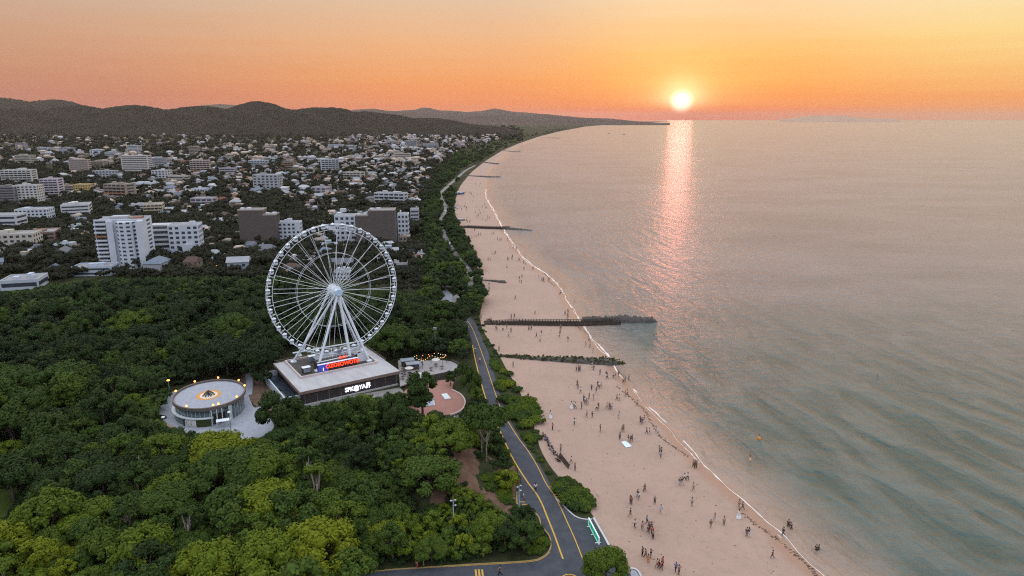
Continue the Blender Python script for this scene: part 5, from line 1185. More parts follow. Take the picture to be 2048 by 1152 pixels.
for _ in range(9000):
    px, py = rt.uniform(-60, 850), rt.uniform(500, 612)
    if inpoly(px, py, WOOD) or px > coast_px(py) or not inpoly(px, py, CLEAR[-1]): continue
    if any(a - 2 < px < c_ + 2 and b_ < py < d_ + 2 for a, b_, c_, d_ in BAN): continue
    g_ = P(px, py); s = rt.uniform(.3, .62); tx, ty = Q(g_.x, g_.y, 2 + 6 * s)
    if np.min((hxy[:, 0] - g_.x) ** 2 + (hxy[:, 1] - g_.y) ** 2) < 30 or NH.hit(g_.x, g_.y, 3.0): continue
    if any(a < tx < c_ and b_ < ty < d_ - 4 for a, b_, c_, d_ in BAN): continue
    NH.put(g_.x, g_.y, 3.0); tw.append((g_.x, g_.y, 1.9, rt.choice(('bushy', 'broad', 'tall')), s, rt.uniform(0, .4)))
# keep sightlines to the houses: drop trees standing right in front of one
kp = []
for t_ in tw:
    if t_[1] < 1100:
        dx = hxy[:, 0] - t_[0]; dy = hxy[:, 1] - t_[1]; front = (dy > 0) & (dy < 11) & (np.abs(dx - dy * t_[0] / max(t_[1], 1)) < 4.2)
        if front.any() and rt.random() < .5: continue
    kp.append(t_)
FARC_full = dict(FARC)
for kn in list(FARC):
    sh_, R, H, nl, nq, ls, sq = SPEC[kn]; rg = np.random.default_rng(500); c_, r_ = lobes(sh_, R, H, 9, rg); FARC[kn] = [leaves(c_, r_ * 1.5, 9, ls * 2.6, rg, squash=sq)]
mass('town_trees', kp, 'dark trees growing all through the town between the houses', 4, leaf_material('town_leaves', [(0, (.014, .018, .010)), (.5, (.027, .031, .015)), (1, (.05, .055, .02))], 'tint'))

# ------------------------------------------------------------------ groynes
LMS.update({'the white sheet': (1252, 889), 'the lower beach corner': (1240, 1090), 'the first far groyne': (985, 457), 'the short dark groyne': (988, 563), 'the blue beached boat': (917, 388), 'the orange buoy': (1518, 878), 'the long water edge': (1560, 1066), 'the middle of the sand': (1330, 1000)})
M_stone = mat('dark_wet_stone', (.035, .032, .030), (.085, .075, .068), .8, .6, .4, bump=1., worldpos=True); M_timber = mat('weathered_dark_timber', (.045, .036, .03), (.085, .068, .056), 1.5, .85)
M_moss = leaf_material('seaweed_moss', [(0, (.030, .040, .014)), (.5, (.055, .07, .02)), (1, (.09, .10, .03))], 'tint')
def groyne_mound(root, pts, wid, hgt, m, name='stone_core', seed=0, n=70, moss=0):
    rg = np.random.default_rng(seed); V = []; NC = 9; P0 = [Vector(p) for p in pts]
    seg = [(P0[i + 1] - P0[i]).length for i in range(len(P0) - 1)]; tot = sum(seg); mv = []
    for i in range(n):
        t = i / (n - 1) * tot; k_ = 0
        while k_ < len(seg) - 1 and t > seg[k_]: t -= seg[k_]; k_ += 1
        p = P0[k_].lerp(P0[k_ + 1], t / seg[k_]); d = (P0[k_ + 1] - P0[k_]).normalized(); nn = Vector((-d.y, d.x, 0)); f = i / (n - 1)
        w = np.interp(f, [0, .5, .92, 1], wid) * rg.uniform(.88, 1.12); h_ = np.interp(f, [0, .5, .92, 1], hgt) * rg.uniform(.85, 1.15)
        for j in range(NC):
            u = j / (NC - 1) * 2 - 1; q_ = p + nn * (u * w / 2); g0 = float(gz(q_.x, q_.y))
            z = max(g0, -.5) + h_ * math.sqrt(max(0, 1 - u * u)) * rg.uniform(.8, 1.15) - (.4 if abs(u) > .99 else 0); V.append((q_.x + rg.uniform(-.15, .15), q_.y + rg.uniform(-.15, .15), z))
            if moss and abs(u) < .95 and rg.random() < moss: mv.append((q_.x, q_.y, z))
    idx = np.arange(n * NC).reshape(n, NC); q = np.stack([idx[:-1, :-1], idx[1:, :-1], idx[1:, 1:], idx[:-1, 1:]], -1).reshape(-1, 4)
    V = np.array(V) - np.array(root.location); link(bpy.data.objects.new(name, np_mesh(name, V, q, mats=[m])), root)
    if mv:
        mv = np.array(mv) - np.array(root.location); c_ = np.repeat(mv, 2, 0) + rg.normal(size=(len(mv) * 2, 3)) * np.array([.5, .4, .12])
        LV, LQ, LT = leaves(c_, rg.uniform(.14, .34, len(c_)), 14, .10, rg); link(bpy.data.objects.new('seaweed', np_mesh('seaweed', LV, LQ, LT, mats=[M_moss], attr={'tint': np.repeat(rg.random(len(LV) // 4 + 1), 4)[:len(LV)]})), root)
def groyne(label, a, b_, wid, hgt, posts=0, ph=1.0, moss=0, seed=0, z=.6, core=True, corepts=None, rows=(-.8, .8)):
    A, B_ = G(*a), G(*b_); root = empty('groyne', A, 0, label, 'groyne'); Bz = B_.copy()
    if core: groyne_mound(root, corepts and [G(*c_) for c_ in corepts] or [A, B_], wid, hgt, M_moss if False else M_stone, seed=seed, moss=moss)
    if posts:
        d = B_ - A; L_ = d.length; nn = Vector((-d.y, d.x, 0)).normalized(); r9 = random.Random(seed); 
        pm_ = MB().box(-.13, .13, -.13, .13, -1.2, ph).mesh('post', M_timber)
        for rw in rows:
            rl = MB()
            for zz in (.28, .62, .95):
                pts = []
                for i in range(25): p = A + d * i / 24 + nn * rw; pts.append((p.x - A.x, p.y - A.y, max(float(gz(p.x, p.y)), .1) + ph * zz * np.interp(i / 24, [0, .25, 1], [.35, 1, 1.15]) - A.z))
                rl.tube(pts, .085, 4)
            rl.build('rail', M_timber, root); bd_ = MB()
            for i in range(24):
                p, p2 = A + d * i / 24 + nn * rw, A + d * (i + 1) / 24 + nn * rw; z1, z2 = max(float(gz(p.x, p.y)), .0) - A.z, max(float(gz(p2.x, p2.y)), .0) - A.z; hh = ph * .55 * float(np.interp(i / 24, [0, .25, 1], [.3, 1, 1.15])); o_ = nn * .05
                bd_.add([(q.x - A.x, q.y - A.y, z) for q, z in ((p - o_, z1 - .3), (p2 - o_, z2 - .3), (p2 - o_, z2 + hh), (p - o_, z1 + hh), (p + o_, z1 - .3), (p2 + o_, z2 - .3), (p2 + o_, z2 + hh), (p + o_, z1 + hh))], [(0, 1, 2, 3), (7, 6, 5, 4), (3, 2, 6, 7)])
            bd_.build('planking', M_timber, root)
            for i in range(posts):
                t = (i + .5) / posts; p = A + d * t + nn * rw; inst('post', pm_, root, (p.x - A.x, p.y - A.y, max(float(gz(p.x, p.y)), .1) - A.z), 0, (1, 1, float(np.interp(t, [0, .25, 1], [.35, 1, 1.15]))))
    return root
groyne('long dark wooden groyne with rails and posts ending in a stone head in the sea', (968, 647), (1240, 647), [.4, 2.0, 2.6, 2.6], [.2, .6, .7, .7], 48, 1.55, seed=1, core=True, rows=(-1.3, 1.3))
r_ = empty('stone_breakwater', P(1238, 646, 0), 0, 'dark stone head at the sea end of the long wooden groyne', 'groyne'); groyne_mound(r_, [P(1165, 642, 0), P(1238, 643, 0), P(1318, 643, 0)], [2.6, 5.0, 3.6, .3], [1.8, 2.5, 1.9, .1], M_stone, seed=2)
groyne('long low groyne covered with green seaweed and weed ending at the waterline', (984, 713), (1246, 727), [.8, 3.2, 4.6, .4], [.25, .9, 1.4, .2], moss=.55, seed=3)
groyne('dark wooden groyne across the sand far beyond the wheel with stone end', (908, 455), (1020, 458), [.5, 2, 3, 3], [.2, .5, .6, .6], 40, 1.5, seed=4, rows=(-1.2, 1.2))
r_ = empty('stone_breakwater', P(1016, 458, 0), 0, 'dark stone end of the far wooden groyne in the sea', 'groyne'); groyne_mound(r_, [P(1005, 458, 0), P(1068, 461, 0)], [4, 4, 2.5, .4], [1.6, 1.4, .9, .1], M_stone, seed=5)
groyne('short dark stone groyne lying on the upper sand', (962, 560), (1013, 566), [.6, 1.8, 3, .8], [.2, .7, .9, .3], seed=6)
for i, (a, b_, lab) in enumerate((((926, 352), (1004, 354), 'dark groyne behind the blue beached boat'), ((950, 325), (1001, 328), 'thin dark groyne second behind the blue beached boat'), ((1003, 301), (1042, 303), 'tiny dark groyne where the beach narrows'), ((1080, 275), (1122, 277), 'farthest tiny groyne past the end of the sand'))):
    groyne(lab, a, b_, [1.5, 4, 5, 1.5], [.5, 1.5, 1.6, .4], seed=7 + i)

# ------------------------------------------------------------------ people
SKIN = mat('skin', (.42, .26, .19), (.36, .22, .16), 8, .6); CLOTH = mat('clothing', (.9, .9, .9), (.8, .8, .8), 12, .9, objcol=True); HAIR = mat('hair', (.018, .014, .012), (.03, .022, .018), 20, .6)
def skin_mesh(name, V, E, R, m, sub=1):
    me = bpy.data.meshes.new(name); me.from_pydata(V, E, []); o = bpy.data.objects.new(name, me); COL.objects.link(o)
    md = o.modifiers.new('s', 'SKIN'); md.use_smooth_shade = True; me.skin_vertices[0].data[0].use_root = True
    for i, r in enumerate(R): me.skin_vertices[0].data[i].radius = (r, r)
    if sub: o.modifiers.new('u', 'SUBSURF').levels = sub
    dg = bpy.context.evaluated_depsgraph_get(); dg.update(); out = bpy.data.meshes.new_from_object(o.evaluated_get(dg)); bpy.data.objects.remove(o); out.name = name; out.materials.clear(); out.materials.append(m); return out
POSES = {  # (left hip->knee->ankle->toe), right, (left elbow, hand), right; y- is forward
    'standing': dict(l=[(.1, 0, .50), (.11, .02, .08), (.12, -.14, .04)], r=[(-.1, 0, .50), (-.11, .02, .08), (-.13, -.14, .04)], la=[(.26, .03, 1.12), (.27, -.06, .86)], ra=[(-.26, .03, 1.12), (-.27, -.06, .86)]),
    'walking': dict(l=[(.1, -.20, .52), (.1, -.26, .10), (.1, -.42, .06)], r=[(-.1, .06, .49), (-.1, .36, .16), (-.1, .28, .04)], la=[(.26, .16, 1.13), (.26, .16, .88)], ra=[(-.26, -.08, 1.12), (-.24, -.28, .93)]),
    'striding': dict(l=[(.1, .10, .49), (.1, .40, .15), (.1, .31, .04)], r=[(-.1, -.22, .52), (-.1, -.30, .10), (-.1, -.46, .06)], la=[(.27, -.10, 1.13), (.24, -.30, .96)], ra=[(-.27, .14, 1.12), (-.26, .16, .87)]),
    'photographing': dict(l=[(.1, -.02, .50), (.11, .04, .08), (.12, -.12, .04)], r=[(-.12, 0, .50), (-.15, .02, .08), (-.17, -.14, .04)], la=[(.25, -.16, 1.22), (.10, -.34, 1.48)], ra=[(-.25, -.16, 1.22), (-.09, -.34, 1.48)]),
    'sitting': dict(l=[(.13, -.40, .42), (.13, -.55, .07), (.13, -.70, .04)], r=[(-.13, -.38, .40), (-.15, -.56, .07), (-.16, -.70, .04)], la=[(.26, -.10, .40), (.17, -.34, .38)], ra=[(-.26, .08, .38), (-.27, .12, .12)], dz=-.80)}
def person_meshes(pose):
    p = POSES[pose]; dz = p.get('dz', 0.)
    V = [(0, 0, .94 + dz), (0, .01, 1.15 + dz), (0, .01, 1.38 + dz), (0, 0, 1.52 + dz), (0, -.01, 1.60 + dz), (0, -.015, 1.70 + dz)]; R = [.125, .115, .12, .055, .085, .09]; E = [(0, 1), (1, 2), (2, 3), (3, 4), (4, 5)]
    V.append((0, -.12, 1.63 + dz)); R.append(.022); E.append((4, 6))                                     # nose
    for s_, leg in ((1, p['l']), (-1, p['r'])):
        b0 = len(V); V.append((.09 * s_, 0, .88 + dz)); R.append(.095); E.append((0, b0))
        for q_, r_ in zip(leg, (.07, .048, .042)): V.append(q_); R.append(r_); E.append((len(V) - 2, len(V) - 1))
    for s_, arm in ((1, p['la']), (-1, p['ra'])):
        b0 = len(V); V.append((.19 * s_, .01, 1.40 + dz)); R.append(.062); E.append((2, b0))
        for q_, r_ in zip(arm, (.047, .036)): V.append(q_); R.append(r_); E.append((len(V) - 2, len(V) - 1))
        e_, h_ = Vector(arm[0]), Vector(arm[1]); d = (h_ - e_).normalized(); V.append(tuple(h_ + d * .09)); R.append(.03); E.append((len(V) - 2, len(V) - 1))
    body = skin_mesh('person', V, E, R, SKIN)
    bm = bmesh.new(); bm.from_mesh(body)                                                                 # fingers, thumb and ears join the body's mesh
    for s_, arm in ((1, p['la']), (-1, p['ra'])):
        e_, h_ = Vector(arm[0]), Vector(arm[1]); d = (h_ - e_).normalized(); sd = d.cross(Vector((1, 0, 0))).normalized(); f = MB()
        for j in range(4): o_ = h_ + d * .10 + sd * (.02 * (j - 1.5)); f.tube([o_, o_ + d * (.045 + .01 * (j in (1, 2))), o_ + d * .07 + Vector((-.015 * s_, 0, 0))], [.009, .009, .006], 5)
        f.tube([h_ + d * .05 + sd * .03, h_ + d * .09 + sd * .055], [.011, .008], 5)
        t_ = f.mesh('t', SKIN); bm.from_mesh(t_); bpy.data.meshes.remove(t_)
    bm.to_mesh(body); bm.free()
    top = skin_mesh('top', [V[i] for i in (1, 2)] + [(0, 0, .97 + dz)] + [(.19, .01, 1.40 + dz), tuple(p['la'][0]), (-.19, .01, 1.40 + dz), tuple(p['ra'][0])], [(2, 0), (0, 1), (1, 3), (3, 4), (1, 5), (5, 6)], [.14, .15, .15, .085, .065, .085, .065], CLOTH)
    legs = [(0, 0, .95 + dz)]; LE, LR = [], [.145]
    for s_, leg in ((1, p['l']), (-1, p['r'])):
        b0 = len(legs); legs += [(.09 * s_, 0, .86 + dz), leg[0], leg[1]]; LR += [.115, .088, .066]; LE += [(0, b0), (b0, b0 + 1), (b0 + 1, b0 + 2)]
    trs = skin_mesh('trousers', legs, LE, LR, CLOTH)
    hr = MB(); hr.ball((0, .025, 1.70 + dz), .118, 10, 6, sq=(.95, 1, 1.0)); hr.ball((0, .07, 1.58 + dz), .08, 8, 5, sq=(1, .7, 1.5)); hair = hr.mesh('hair', HAIR, True)
    fl = bmesh.new(); fl.from_mesh(body)                                                                 # far figures: the same figure in one mesh
    return body, top, trs, hair
PM = {k_: person_meshes(k_) for k_ in POSES}
sk = MB(); sk.lathe([(.15, 1.0), (.2, .85), (.36, .35), (.46, .06)], 14); SKIRT = sk.mesh('skirt', CLOTH, True)
CLO = {'black': (.022, .022, .026), 'navy': (.03, .045, .11), 'white': (.80, .82, .86), 'red': (.52, .06, .045), 'orange': (.62, .19, .05), 'blue': (.06, .17, .48), 'pale blue': (.50, .62, .74), 'grey': (.20, .21, .23), 'brown': (.13, .07, .045), 'pink': (.62, .36, .36), 'khaki': (.26, .22, .14), 'pale grey': (.50, .50, .52)}
rp_ = random.Random(77)
LM_P = ['the white sheet', 'the green hoarding', 'the mossy groyne', 'the wooden groyne', 'the seated crowd', 'the middle of the sand', 'the lower beach corner', 'the long water edge', 'the short dark groyne', 'the first far groyne', 'the blue beached boat', 'the coast road curve', 'the road steps', 'the orange buoy']
def person(px, py, top, bot, pose='standing', z=None, face=None, where_txt='on the sand', skirt=False, label=None, sz=None, hairless=False):
    g_ = G(px, py)
    if z is not None: g_.z = z
    body, tp, tr, hr = PM[pose]; s = sz or rp_.uniform(.90, 1.05)
    lab = label or where(f'person in {top} top and {bot} ' + ('skirt ' if skirt else '') + f'{pose}', px, py, LM_P)
    o = inst('person', body, None, g_ + Vector((0, 0, 0)), rp_.uniform(0, 6.28) if face is None else face, s); props(o, lab, 'person', 'people on the beach')
    setcol(inst('top', tp, o), CLO[top])
    if skirt: setcol(inst('skirt', SKIRT, o), CLO[bot])
    else: setcol(inst('trousers', tr, o), CLO[bot])
    inst('hair', hr, o); return o
def pk(kind):
    if kind == 'd': return rp_.choice(('black', 'navy', 'grey', 'brown', 'khaki', 'black')), rp_.choice(('black', 'navy', 'grey', 'khaki', 'pale grey'))
    if kind == 'w': return 'white', rp_.choice(('black', 'navy', 'grey', 'khaki'))
    if kind == 'p': return rp_.choice(('pale grey', 'pink')), rp_.choice(('khaki', 'pale grey'))
    if kind == 'r': return 'red', 'black'
    if kind == 'o': return 'orange', 'orange'
    if kind == 'b': return 'blue', 'navy'
    if kind == 'l': return 'pale blue', rp_.choice(('pale grey', 'grey'))
    if kind == 'n': return 'brown', 'brown'
    if kind == 'k': return 'pink', 'khaki'
Z3 = [(105, 135, 'd'), (225, 395, 'd'), (250, 430, 'd'), (612, 170, 'r'), (630, 172, 'd'), (640, 166, 'b'), (735, 140, 'w'), (745, 157, 'w'), (752, 162, 'd'), (800, 200, 'b'), (850, 215, 'd'), (858, 232, 'd'), (905, 226, 'w'), (920, 232, 'd'), (948, 215, 'd'), (985, 262, 'w'), (1000, 258, 'd'), (1030, 242, 'd'),
      (618, 285, 'd'), (622, 312, 'd'), (645, 347, 'w'), (782, 290, 'd'), (790, 306, 'w'), (808, 302, 'p'), (732, 320, 'd'), (770, 352, 'd'), (748, 402, 'p'), (680, 426, 'w'), (690, 440, 'd'), (705, 437, 'w'), (712, 392, 'd'), (670, 412, 'd'), (590, 462, 'w'), (603, 471, 'w'), (652, 472, 'd'), (775, 486, 'w'), (788, 471, 'd'), (855, 471, 'k'), (873, 466, 'd'), (882, 481, 'd'), (895, 472, 'w'), (935, 402, 'd'), (953, 406, 'w'), (1003, 371, 'p'), (1018, 366, 'p'), (693, 541, 'k'), (738, 541, 'd'), (950, 547, 'l'), (595, 601, 'w'), (338, 592, 'w'), (348, 582, 'w'), (420, 641, 'r'), (802, 651, 'd'), (975, 656, 'd'), (988, 651, 'd'), (1122, 581, 'd'), (1135, 596, 'd'), (1152, 576, 'd'), (1172, 671, 'd'), (1195, 676, 'p'), (1247, 666, 'l'), (958, 716, 'd'), (1025, 736, 'd'), (1042, 741, 'd'), (1055, 731, 'd'), (1275, 826, 'd'), (1285, 866, 'l'), (1290, 831, 'd'), (485, 816, 'd'), (570, 906, 'w'), (600, 966, 'd'), (1548, 941, 'd'), (1560, 936, 'r'), (1572, 941, 'd'), (1437, 1086, 'd'), (1455, 1081, 'd'), (1475, 1046, 'w'), (1500, 1041, 'w'), (1545, 1126, 'p'), (1155, 1131, 'd'), (1095, 451, 'p')]
Z5 = [(250, 582, 'd'), (242, 572, 'd'), (300, 522, 'd'), (308, 542, 'w'), (357, 477, 'n'), (437, 577, 'd'), (485, 652, 'l'), (242, 677, 'd'), (375, 737, 'b'), (277, 767, 'w'), (338, 787, 'k'), (383, 812, 'd'), (395, 792, 'd'), (412, 782, 'd'), (422, 857, 'd'), (415, 827, 'r'), (735, 592, 'p'), (1112, 607, 'p'), (1140, 622, 'd'), (915, 717, 'p'), (990, 747, 'p'), (885, 767, 'd'), (1172, 837, 'd'), (1188, 837, 'd'), (1378, 1012, 'n'), (338, 992, 'd'), (363, 1007, 'd'), (385, 1047, 'o'), (405, 1012, 'd'), (455, 1087, 'k'), (472, 1092, 'd'), (488, 1102, 'r'), (500, 1077, 'r'), (605, 1117, 'b'), (630, 1142, 'n')]
Z8 = [(480, 880, 'd'), (490, 870, 'r'), (535, 905, 'd'), (545, 902, 'd'), (555, 906, 'd'), (560, 896, 'w'), (570, 901, 'd'), (605, 952, 'w'), (615, 966, 'd'), (628, 926, 'd'), (663, 966, 'w'), (695, 951, 'd'), (728, 981, 'd'), (710, 1017, 'w'), (870, 961, 'd'), (880, 961, 'w'), (892, 956, 'd'), (970, 1002, 'd'), (932, 1021, 'd'), (960, 1056, 'w'), (1125, 951, 'd'), (1122, 976, 'd'), (1120, 1001, 'd'), (1115, 1021, 'w'), (1183, 1052, 'd'), (1325, 1091, 'p'), (1360, 1101, 'k'), (1383, 1146, 'l'), (632, 1131, 'd'), (762, 716, 'd'), (815, 541, 'd'), (795, 561, 'd'), (812, 586, 'd'), (797, 579, 'w'), (975, 571, 'd'), (990, 576, 'd'), (985, 561, 'd'), (950, 546, 'p'), (740, 381, 'd'), (735, 396, 'w'), (545, 406, 'd'), (562, 406, 'w'), (700, 401, 'd'), (710, 401, 'w'), (785, 406, 'd'), (797, 409, 'd'), (830, 431, 'd'), (845, 436, 'w'), (720, 321, 'd'), (770, 321, 'd'), (745, 311, 'w'), (695, 466, 'w'), (832, 481, 'd'), (898, 481, 'p'), (910, 476, 'p'), (620, 241, 'd'), (635, 246, 'w'), (648, 246, 'd'), (590, 196, 'd'), (575, 196, 'w'), (700, 246, 'd'), (578, 356, 'w'), (595, 356, 'w'), (605, 351, 'd'), (360, 191, 'd'), (390, 231, 'd'), (415, 226, 'd'), (440, 216, 'w'), (437, 171, 'd'), (470, 206, 'd'), (485, 201, 'w'), (395, 291, 'd'), (425, 331, 'd'), (455, 221, 'd'), (553, 601, 'w'), (553, 641, 'd'), (920, 836, 'k'), (1160, 841, 'd'), (730, 871, 'd'), (755, 866, 'd')]
for arr, ox, oy in ((Z3, 1000, 700), (Z5, 1200, 864), (Z8, 840, 420)):
    for x, y, k_ in arr:
        t, b_ = pk(k_); person(ox + x / 4, oy + y / 4, t, b_, rp_.choice(('standing', 'walking', 'striding', 'walking', 'photographing')))
person(1100.7, 836, 'white', 'white', 'standing', skirt=True, label='person in a long white dress standing on the sand near the bank', sz=1.12)
person(1143, 816.5, 'white', 'white', 'standing', skirt=True, label='person in a white dress among people in the middle of the upper sand', sz=1.08)
person(1477, 1036.5, 'white', 'white', 'walking', skirt=True, label='person in a white dress walking near the waterline at the lower right', sz=1.08)
for px, py, d_ in ((1576.7, 1052.5, .45), (1582, 1058, .4), (1566, 1070, .15), (1632.5, 1100, .55), (1637, 1099.5, .6)):
    person(px, py, 'black', 'black', 'walking', z=-d_, label=where('person in black wading in the shallows', px, py, LM_P))
sw = person(1755, 752, 'black', 'black', 'standing', z=-1.35, label='lone swimmer in dark clothing far out in the water')
for i in range(24):                                             # the row sitting along the foot of the bank
    t = i / 23; px = float(np.interp(t, [0, .25, .5, .75, 1], [1087, 1095, 1102, 1110, 1118])) + rp_.uniform(-2, 2); py = float(np.interp(t, [0, .25, .5, .75, 1], [872, 886, 900, 911, 922])) + rp_.uniform(-1, 1)
    tp, bt = pk(rp_.choice('ddwwrdbln')); person(px, py, tp, bt, 'sitting', z=G(px, py).z - .02, face=rp_.uniform(.8, 2.0), label=where(f'person in {tp} sitting in the row on the sand', px, py, ['the seated crowd', 'the road steps', 'the white sheet', 'the umbrella pine']))
for n, (px, py, tp, bt, po, lab) in enumerate([(1071, 984, 'white', 'navy', 'standing', 'person in white shirt standing on the yellow line of the road'), (834, 1137, 'pale blue', 'red', 'standing', 'person in pale blue top at the edge of the bottom road'), (847, 1131, 'pale grey', 'khaki', 'standing', 'person in grey beside the one in pale blue at the bottom road'), (1000, 1153, 'brown', 'black', 'walking', 'person walking on the asphalt at the bottom edge'),
                                         (845, 738, 'white', 'blue', 'standing', 'person in white top on the terrace right of the wheel base'), (843, 733, 'orange', 'khaki', 'standing', 'person in orange on the terrace beside the string lights'), (859, 728, 'red', 'black', 'standing', 'person in red at the back of the terrace'), (936, 662, 'white', 'grey', 'walking', 'person in white walking on the coast road near its bend')]):
    o = person(px, py, tp, bt, po, z=(3.0 if 722 < py < 745 else 2.03), label=lab, sz=1.1)
far_n = 0
while far_n < 48:                                               # specks of people along the far sand
    py = 325 + 122 * rp_.random() ** .8; px = rp_.uniform(905, 1000); g_ = P(px, py, 1.2); a, b_ = float(xb(g_.y)), float(xs(g_.y))
    if not (a + 4 < g_.x < b_ - 4): continue
    g_ = G(px, py); far_n += 1; t, b2 = pk(rp_.choice('dddddw')); po = rp_.choice(('standing', 'walking'))
    o = inst('person', PM[po][0], None, g_, rp_.uniform(0, 6.28), 1.0); props(o, where(f'tiny person in {t} clothes on the far sand', px, py, LM_P), 'person', 'people on the far sand')
    setcol(inst('top', PM[po][1], o), CLO[t]); setcol(inst('trousers', PM[po][2], o), CLO[b2])
# cyclists on the coast road
bw = MB()
def wheel_(mb, y): mb.tube([(0, y + .34 * math.cos(2 * PI * i / 20), .34 + .34 * math.sin(2 * PI * i / 20)) for i in range(21)], .03, 5, cap=False)
for i, (px, py, tp, bt, lab) in enumerate(((950, 706, 'white', 'navy', 'bicycle ridden on the coast road by the rider in white'), (959, 725, 'red', 'white', 'bicycle ridden on the coast road by the rider in red'), (1047, 996, 'white', 'black', 'bicycle standing in the bay beside the road bend'))):
    g_ = P(px, py, 2.035); e_ = empty('bicycle', g_, .2, lab, 'bicycle'); e_.scale = (1.15,) * 3
    for y in (-.52, .52):
        m_ = MB(); wheel_(m_, y); m_.build('wheel', M_dark, e_)
    MB().tube([(0, .52, .34), (0, .12, .34), (0, -.38, .82), (0, .18, .78), (0, .12, .34)], .025, 5).tube([(0, .18, .78), (0, .52, .34)], .02, 5).tube([(0, -.38, .82), (0, -.52, .34)], .025, 5).build('frame', M_white if i != 1 else mat('red_bike_paint', (.4, .05, .04)), e_)
    MB().tube([(-.28, -.36, .98), (0, -.40, 1.0), (.28, -.36, .98)], .02, 5).tube([(0, -.4, 1.0), (0, -.38, .82)], .02, 5).build('handlebar', M_dark, e_); MB().box(-.08, .08, .08, .32, .84, .90).build('saddle', M_dark, e_)
    if i < 2:
        o = person(px, py, tp, bt, 'sitting', z=2.035 + .84 * 1.0, face=.2, label=f'rider in {tp} top seated on a bicycle on the coast road', sz=1.05)

# cars on the promenade
cbod = MB(); prof = [(-2.0, .35), (-2.05, .75), (-1.85, .92), (-1.0, 1.0), (-.5, 1.42), (.9, 1.45), (1.55, 1.02), (2.0, .88), (2.1, .6), (2.0, .35)]
for s_ in (-1, 1): cbod.v += [(x, s_ * (.82 if z < 1.1 else .68), z) for x, z in prof]
n_ = len(prof); cbod.f += [tuple(range(n_)), tuple(range(n_, 2 * n_))[::-1]] + [(i, (i + 1) % n_, n_ + (i + 1) % n_, n_ + i) for i in range(n_)]; cbod.m += [0] * (n_ + 2)
CARB = cbod.mesh('body', CLOTH); cw_ = MB()
for s_ in (-1, 1): cw_.add([(-.85, s_ * .80, 1.03), (1.35, s_ * .80, 1.05), (.85, s_ * .715, 1.38), (-.45, s_ * .715, 1.36)], [(0, 1, 2, 3)])
cw_.add([(-1.02, -.66, 1.02), (-1.02, .66, 1.02), (-.52, .58, 1.40), (-.52, -.58, 1.40)], [(0, 1, 2, 3)]); CARW = cw_.mesh('window', M_darkwin)
CART = MB().tube([(0, -.1, 0), (0, .1, 0)], .33, 12).mesh('wheel', M_dark)
for px, py, cn, rz in ((938, 579, 'white', 2.0), (899, 490, 'white', 1.2), (906, 503, 'grey', 1.0), (884, 457, 'pale grey', 1.7), (891, 424, 'white', 2.1), (893, 540, 'blue', .4), (896, 556, 'white', .5)):
    e_ = empty('car', P(px, py, 2.04), rz, where(f'small {cn} car on the promenade road', px, py, ['the coast road', 'the short dark groyne', 'the coast road curve', 'the Ferris wheel', 'the first far groyne']), 'car', 'cars on the promenade'); setcol(inst('body', CARB, e_), CLO[cn]); inst('window', CARW, e_, (0, 0, .004))
    for x in (-1.3, 1.35):
        for y in (-.78, .78): inst('wheel', CART, e_, (x, y, .33))

# ------------------------------------------------------------------ boats, buoys, the sheet and the wrack line
def boat(px, py, L_, col, rz, label, cabin=True, z=None, name='boat'):
    g_ = G(px, py) if z is None else P(px, py, z); e_ = empty(name, g_, rz, label, 'boat'); hl = MB(); n = 9; prof = []
    for i in range(n):
        t = i / (n - 1); w = L_ * .16 * math.sin(PI * min(1, .18 + t * .95)) ** .6 * (1 - .85 * max(0, t - .6) / .4); zz = L_ * (.13 + .07 * t * t); x = L_ * (t - .5)
        prof.append([(x, -w, zz), (x * .96, -w * .7, .12 * L_ * .3), (x * .94, 0, 0), (x * .96, w * .7, .12 * L_ * .3), (x, w, zz)])
    for i in range(n - 1):
        for j in range(4): hl.add([prof[i][j], prof[i + 1][j], prof[i + 1][j + 1], prof[i][j + 1]], [(0, 1, 2, 3)])
    hl.add(prof[0], [(0, 1, 2, 3, 4)]); 
    for i in range(n - 1): a, b_, c_, d_ = prof[i][0], prof[i + 1][0], prof[i + 1][4], prof[i][4]; hl.add([(v[0], v[1] * .98, v[2] - .06 * L_) for v in (a, b_, c_, d_)], [(0, 3, 2, 1)])
    hl.build('hull', mat('boat_hull_paint', col, tuple(c_ * .8 for c_ in col), 1.2, .5), e_)
    gw_ = MB(); gw_.tube([p[0] for p in prof] + [p[4] for p in prof[::-1]], L_ * .012, 5); gw_.build('gunwale', M_white, e_)
    if cabin: cb_ = MB().box(-L_ * .12, L_ * .10, -L_ * .09, L_ * .09, L_ * .09, L_ * .25).build('cabin', M_white, e_); MB().box(-L_ * .08, L_ * .103, -L_ * .092, L_ * .092, L_ * .17, L_ * .22).build('window', M_darkwin, cb_)
    return e_
boat(917, 389, 11.5, (.10, .20, .34), .15, 'large blue hulled boat beached on the upper far sand')
boat(922, 441, 6.0, (.12, .24, .36), -.3, 'small blue boat beached above the far wooden groyne')
boat(912, 416, 6.5, (.70, .74, .80), 2.2, 'white dinghy lying at the foot of the trees between the blue boats', False); boat(909, 421, 5.5, (.62, .68, .75), .6, 'smaller white dinghy beside the other dinghy', False)
boat(1218, 267.5, 12, (.05, .05, .06), .4, 'tiny dark boat far out on the bay left of its companion', True, 0); boat(1248, 269, 13, (.05, .05, .06), .1, 'tiny dark boat far out on the bay right of its companion', True, 0)
